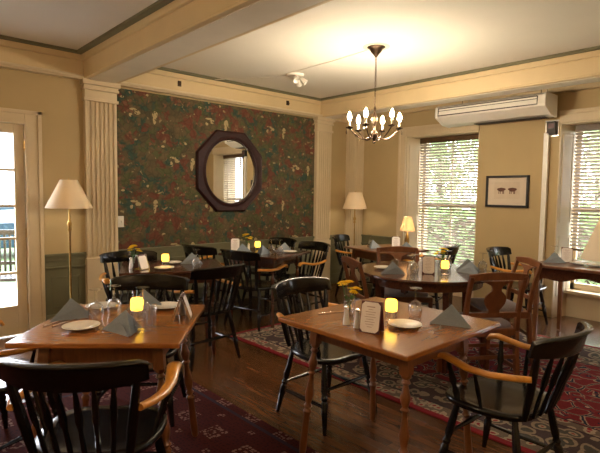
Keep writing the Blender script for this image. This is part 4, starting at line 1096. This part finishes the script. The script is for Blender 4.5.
# ------------------------------------------------------------------ outside
struct(MB().box(-30, 60, YW + TH, 70, -.55, -.45).box(XW + .6, 60, -30, YW + TH, -.55, -.45).build('ground', M['lawn'], smooth=False))
struct(MB().box(-.8, 3.2, YW + .02, YW + 2.4, -.1, 0.0).build('porch_floor', M['porch'], smooth=False))
def tree(x, y, h, r, n, seed, label):
    rnd = random.Random(seed)
    e = tag(empty('garden_tree', (x, y, -.45)), label, 'tree', 'trees outside the windows')
    t = MB().tube([(0, 0, 0), (.05, .03, h * .3), (-.04, .06, h * .6), (.02, 0, h * .85)], [r * .09, r * .07, r * .045, .02], 10)
    for k in range(7):
        a = 2 * PI * k / 7; z = h * (.3 + .07 * k); t.tube([(0, 0, z), (r * .35 * math.cos(a), r * .35 * math.sin(a), z + r * .25), (r * .7 * math.cos(a), r * .7 * math.sin(a), z + r * .4)], [r * .035, r * .025, .01], 6)
    t.build('trunk', M['bark'], e)
    m = MB()
    for k in range(n):
        u = rnd.random() * 2 - 1; a = rnd.random() * 2 * PI; q = rnd.random() ** .4
        rr = r * q * math.sqrt(1 - u * u) * (1 + .25 * math.sin(3 * a + 4 * u)); p = Vector((rr * math.cos(a), rr * math.sin(a), h * .58 + h * .42 * q * u))
        s = .07 + .06 * rnd.random(); A_ = Vector((rnd.random() - .5, rnd.random() - .5, rnd.random() - .5)).normalized() * s; B_ = A_.cross(Vector((rnd.random() - .5, rnd.random() - .5, rnd.random() - .5))).normalized() * s * .5
        m.add([p - A_, p - B_, p + A_, p + B_], [(0, 1, 2, 3)])
    m.build('foliage', M['leaf'], e, smooth=False)
tree(15.0, 9.2, 6.0, 2.2, 3600, 1, 'leafy green tree seen through the blind behind the round table')
tree(17.5, 5.0, 7.4, 2.4, 3200, 2, 'leafy green tree seen through the right half of the first blind')
tree(12.5, 2.4, 5.6, 1.7, 3000, 3, 'leafy tree beyond the window at the right edge')
def make_hedge():
    rnd = random.Random(9); e = tag(empty('garden_hedge', (11.2, 4.8, -.45)), 'dark clipped hedge below the trees outside the windows', 'hedge')
    MB().box(-.35, .35, -5.5, 5.5, 0, 1.25).build('stems', M['bark'], e, smooth=False)
    m = MB()
    for k in range(5200):
        p = Vector((-.45 + .3 * rnd.random(), -5.6 + 11.2 * rnd.random(), 1.75 * rnd.random() + .12 * math.sin(k))); s = .08 + .05 * rnd.random()
        A_ = Vector((rnd.random() - .5, rnd.random() - .5, rnd.random() - .5)).normalized() * s; B_ = A_.cross(Vector((rnd.random() - .5, rnd.random() - .5, rnd.random() - .5))).normalized() * s * .6
        m.add([p - A_, p - B_, p + A_, p + B_], [(0, 1, 2, 3)])
    m.build('foliage', M['leaf'], e, smooth=False)
make_hedge()
# white house across the garden, parked car, porch chair
hs = tag(empty('white_house', (4.5, 34, -.45)), 'white house seen through the glazed door', 'house')
MB().box(-5, 5, 0, 6, 0, 5).build('wall', M['whitehouse'], hs, smooth=False)
MB().add([(-5.4, -.4, 5), (5.4, -.4, 5), (5.4, 6.4, 5), (-5.4, 6.4, 5), (-5.4, 3, 7.5), (5.4, 3, 7.5)], [(0, 1, 5, 4), (3, 4, 5, 2), (0, 4, 3), (1, 2, 5), (0, 3, 2, 1)]).build('roof', M['roof'], hs, smooth=False)
for x in (-3.6, -1.4, 1.0, 3.2): MB().box(x, x + .9, -.05, .0, 1.2, 3.0).build('window', M['darkvent'], hs, smooth=False)
for x in (-4.6, -2.3, 0, 2.3, 4.6): MB().lathe([(.2, 0), (.2, 4.9)], 16, c=(x, -1.2, 0)).build('porch_column', M['whitehouse'], hs)
def make_car():
    e = tag(empty('parked_car', (3.4, 15.5, -.45), .15), 'dark teal parked car seen through the glazed door', 'car')
    side = [(-2.1, .3), (-2.15, .62), (-1.95, .85), (-1.35, .92), (-.75, 1.38), (.55, 1.40), (1.25, .98), (2.0, .86), (2.15, .6), (2.1, .3)]
    secs = []
    for y, f in ((-.82, .93), (-.78, 1), (.78, 1), (.82, .93)): secs.append([(x * f, y * (1 if z < .95 else .82), z if z < .5 else .3 + (z - .3) * (1 if abs(y) < .8 else .97)) for x, z in side])
    MB().loft(secs).build('body', M['carpaint'], e, bevel=.03)
    wn = MB()
    for s in (-1, 1):
        wn.add([(-1.2, s * .80, .95), (1.0, s * .80, .98), (.5, s * .68, 1.33), (-.7, s * .68, 1.31)], [(0, 1, 2, 3)])
    wn.add([(1.22, -.62, 1.02), (1.22, .62, 1.02), (.62, .56, 1.36), (.62, -.56, 1.36)], [(0, 1, 2, 3)])
    wn.build('side_glass', M['pane'], e, smooth=False)
    for x in (-1.3, 1.35):
        for y in (-.80, .80): MB().rod((x, y - .1, .32), (x, y + .1, .32), [(0, .28), (.05, .32), (.95, .32), (1, .28)], 24).build('wheel', M['tyre'], e)
make_car()
def make_porch_chair(x, y, rz, label):
    e = tag(empty('porch_chair', (x, y, 0), rz), label, 'chair'); b = M['black']
    MB().box(-.25, .25, -.25, .25, .38, .42).build('seat', b, e, bevel=.01)
    m = MB(); m.box(-.25, .25, -.28, -.25, .86, .92).box(-.25, .25, -.27, -.25, .50, .54)
    for k in range(9): xx = -.23 + .46 * k / 8; m.box(xx - .012, xx + .012, -.27, -.255, .42, .88)
    m.build('backrest', b, e, smooth=False)
    for sx in (-1, 1):
        MB().box(sx * .27 - .025, sx * .27 + .025, -.28, .26, .60, .63).build('armrest', b, e, bevel=.005)
        for sy in (-1, 1): MB().box(sx * .24 - .018, sx * .24 + .018, sy * .23 - .018, sy * .23 + .018, 0, .60 if sy > 0 else .62).build('leg', b, e, smooth=False)
    return e
make_porch_chair(1.28, 6.35, 2.6, 'black slatted chair on the porch beyond the glazed door')

# ------------------------------------------------------------------ light
w_ = bpy.data.worlds.new('daylight'); SC.world = w_; w_.use_nodes = True
t = w_.node_tree; bg = t.nodes['Background']
tc = t.nodes.new('ShaderNodeTexCoord'); sx_ = t.nodes.new('ShaderNodeSeparateXYZ'); lk(t, tc.outputs['Generated'], sx_.inputs[0])
r_ = ramp(t, [(.0, (.35, .38, .34)), (.5, (.97, .96, .96)), (1, (.80, .86, .95))])
mm = t.nodes.new('ShaderNodeMapRange'); mm.inputs[1].default_value = -1; mm.inputs[2].default_value = 1; lk(t, sx_.outputs[2], mm.inputs[0]); lk(t, mm.outputs[0], r_.inputs[0])
lk(t, r_.outputs[0], bg.inputs['Color']); bg.inputs['Strength'].default_value = 8.5
for i, (a, b) in enumerate(W):
    L = bpy.data.lights.new('sky_portal_%d' % (i + 1), 'AREA'); L.shape = 'RECTANGLE'; L.size = b - a - .16; L.size_y = WT - SILL; L.cycles.is_portal = True
    o = bpy.data.objects.new('sky_portal', L); COL.objects.link(o); o.location = (XW + WD + .12, (a + b) / 2, (WT + SILL) / 2); o.rotation_euler = (PI / 2, 0, PI / 2)
L = bpy.data.lights.new('sky_portal_4', 'AREA'); L.shape = 'RECTANGLE'; L.size = DX1 - DX0; L.size_y = 1.7; L.cycles.is_portal = True
o = bpy.data.objects.new('sky_portal', L); COL.objects.link(o); o.location = ((DX0 + DX1) / 2, YW + .1, 1.15); o.rotation_euler = (-PI / 2, 0, 0)

# ------------------------------------------------------------------ camera
cam = bpy.data.cameras.new('camera'); co = bpy.data.objects.new('camera', cam); COL.objects.link(co); SC.camera = co
F_PX = 487.516; pitch, yaw, roll = 0.0682365, 0.828411, 0.0132903
cam.sensor_fit = 'HORIZONTAL'; cam.sensor_width = 36; cam.lens = F_PX / 600 * 36; cam.clip_start = .05
Fw = Vector((math.cos(yaw) * math.cos(pitch), math.sin(yaw) * math.cos(pitch), -math.sin(pitch)))
r = Vector((math.sin(yaw), -math.cos(yaw), 0)); u = r.cross(Fw)
r2 = r * math.cos(roll) + u * math.sin(roll); u2 = -r * math.sin(roll) + u * math.cos(roll)
mt = Matrix((r2, u2, -Fw)).transposed().to_4x4(); mt.translation = (0, 0, H); co.matrix_world = mt

SC.view_settings.view_transform = 'Standard'; SC.view_settings.look = 'None'; SC.view_settings.gamma = 1; SC.view_settings.exposure = 1.58
SC.view_settings.use_curve_mapping = False
try:
    SC.cycles.use_denoising = True; SC.cycles.max_bounces = 8; SC.cycles.transparent_max_bounces = 16; SC.cycles.sample_clamp_indirect = 6
except Exception: pass
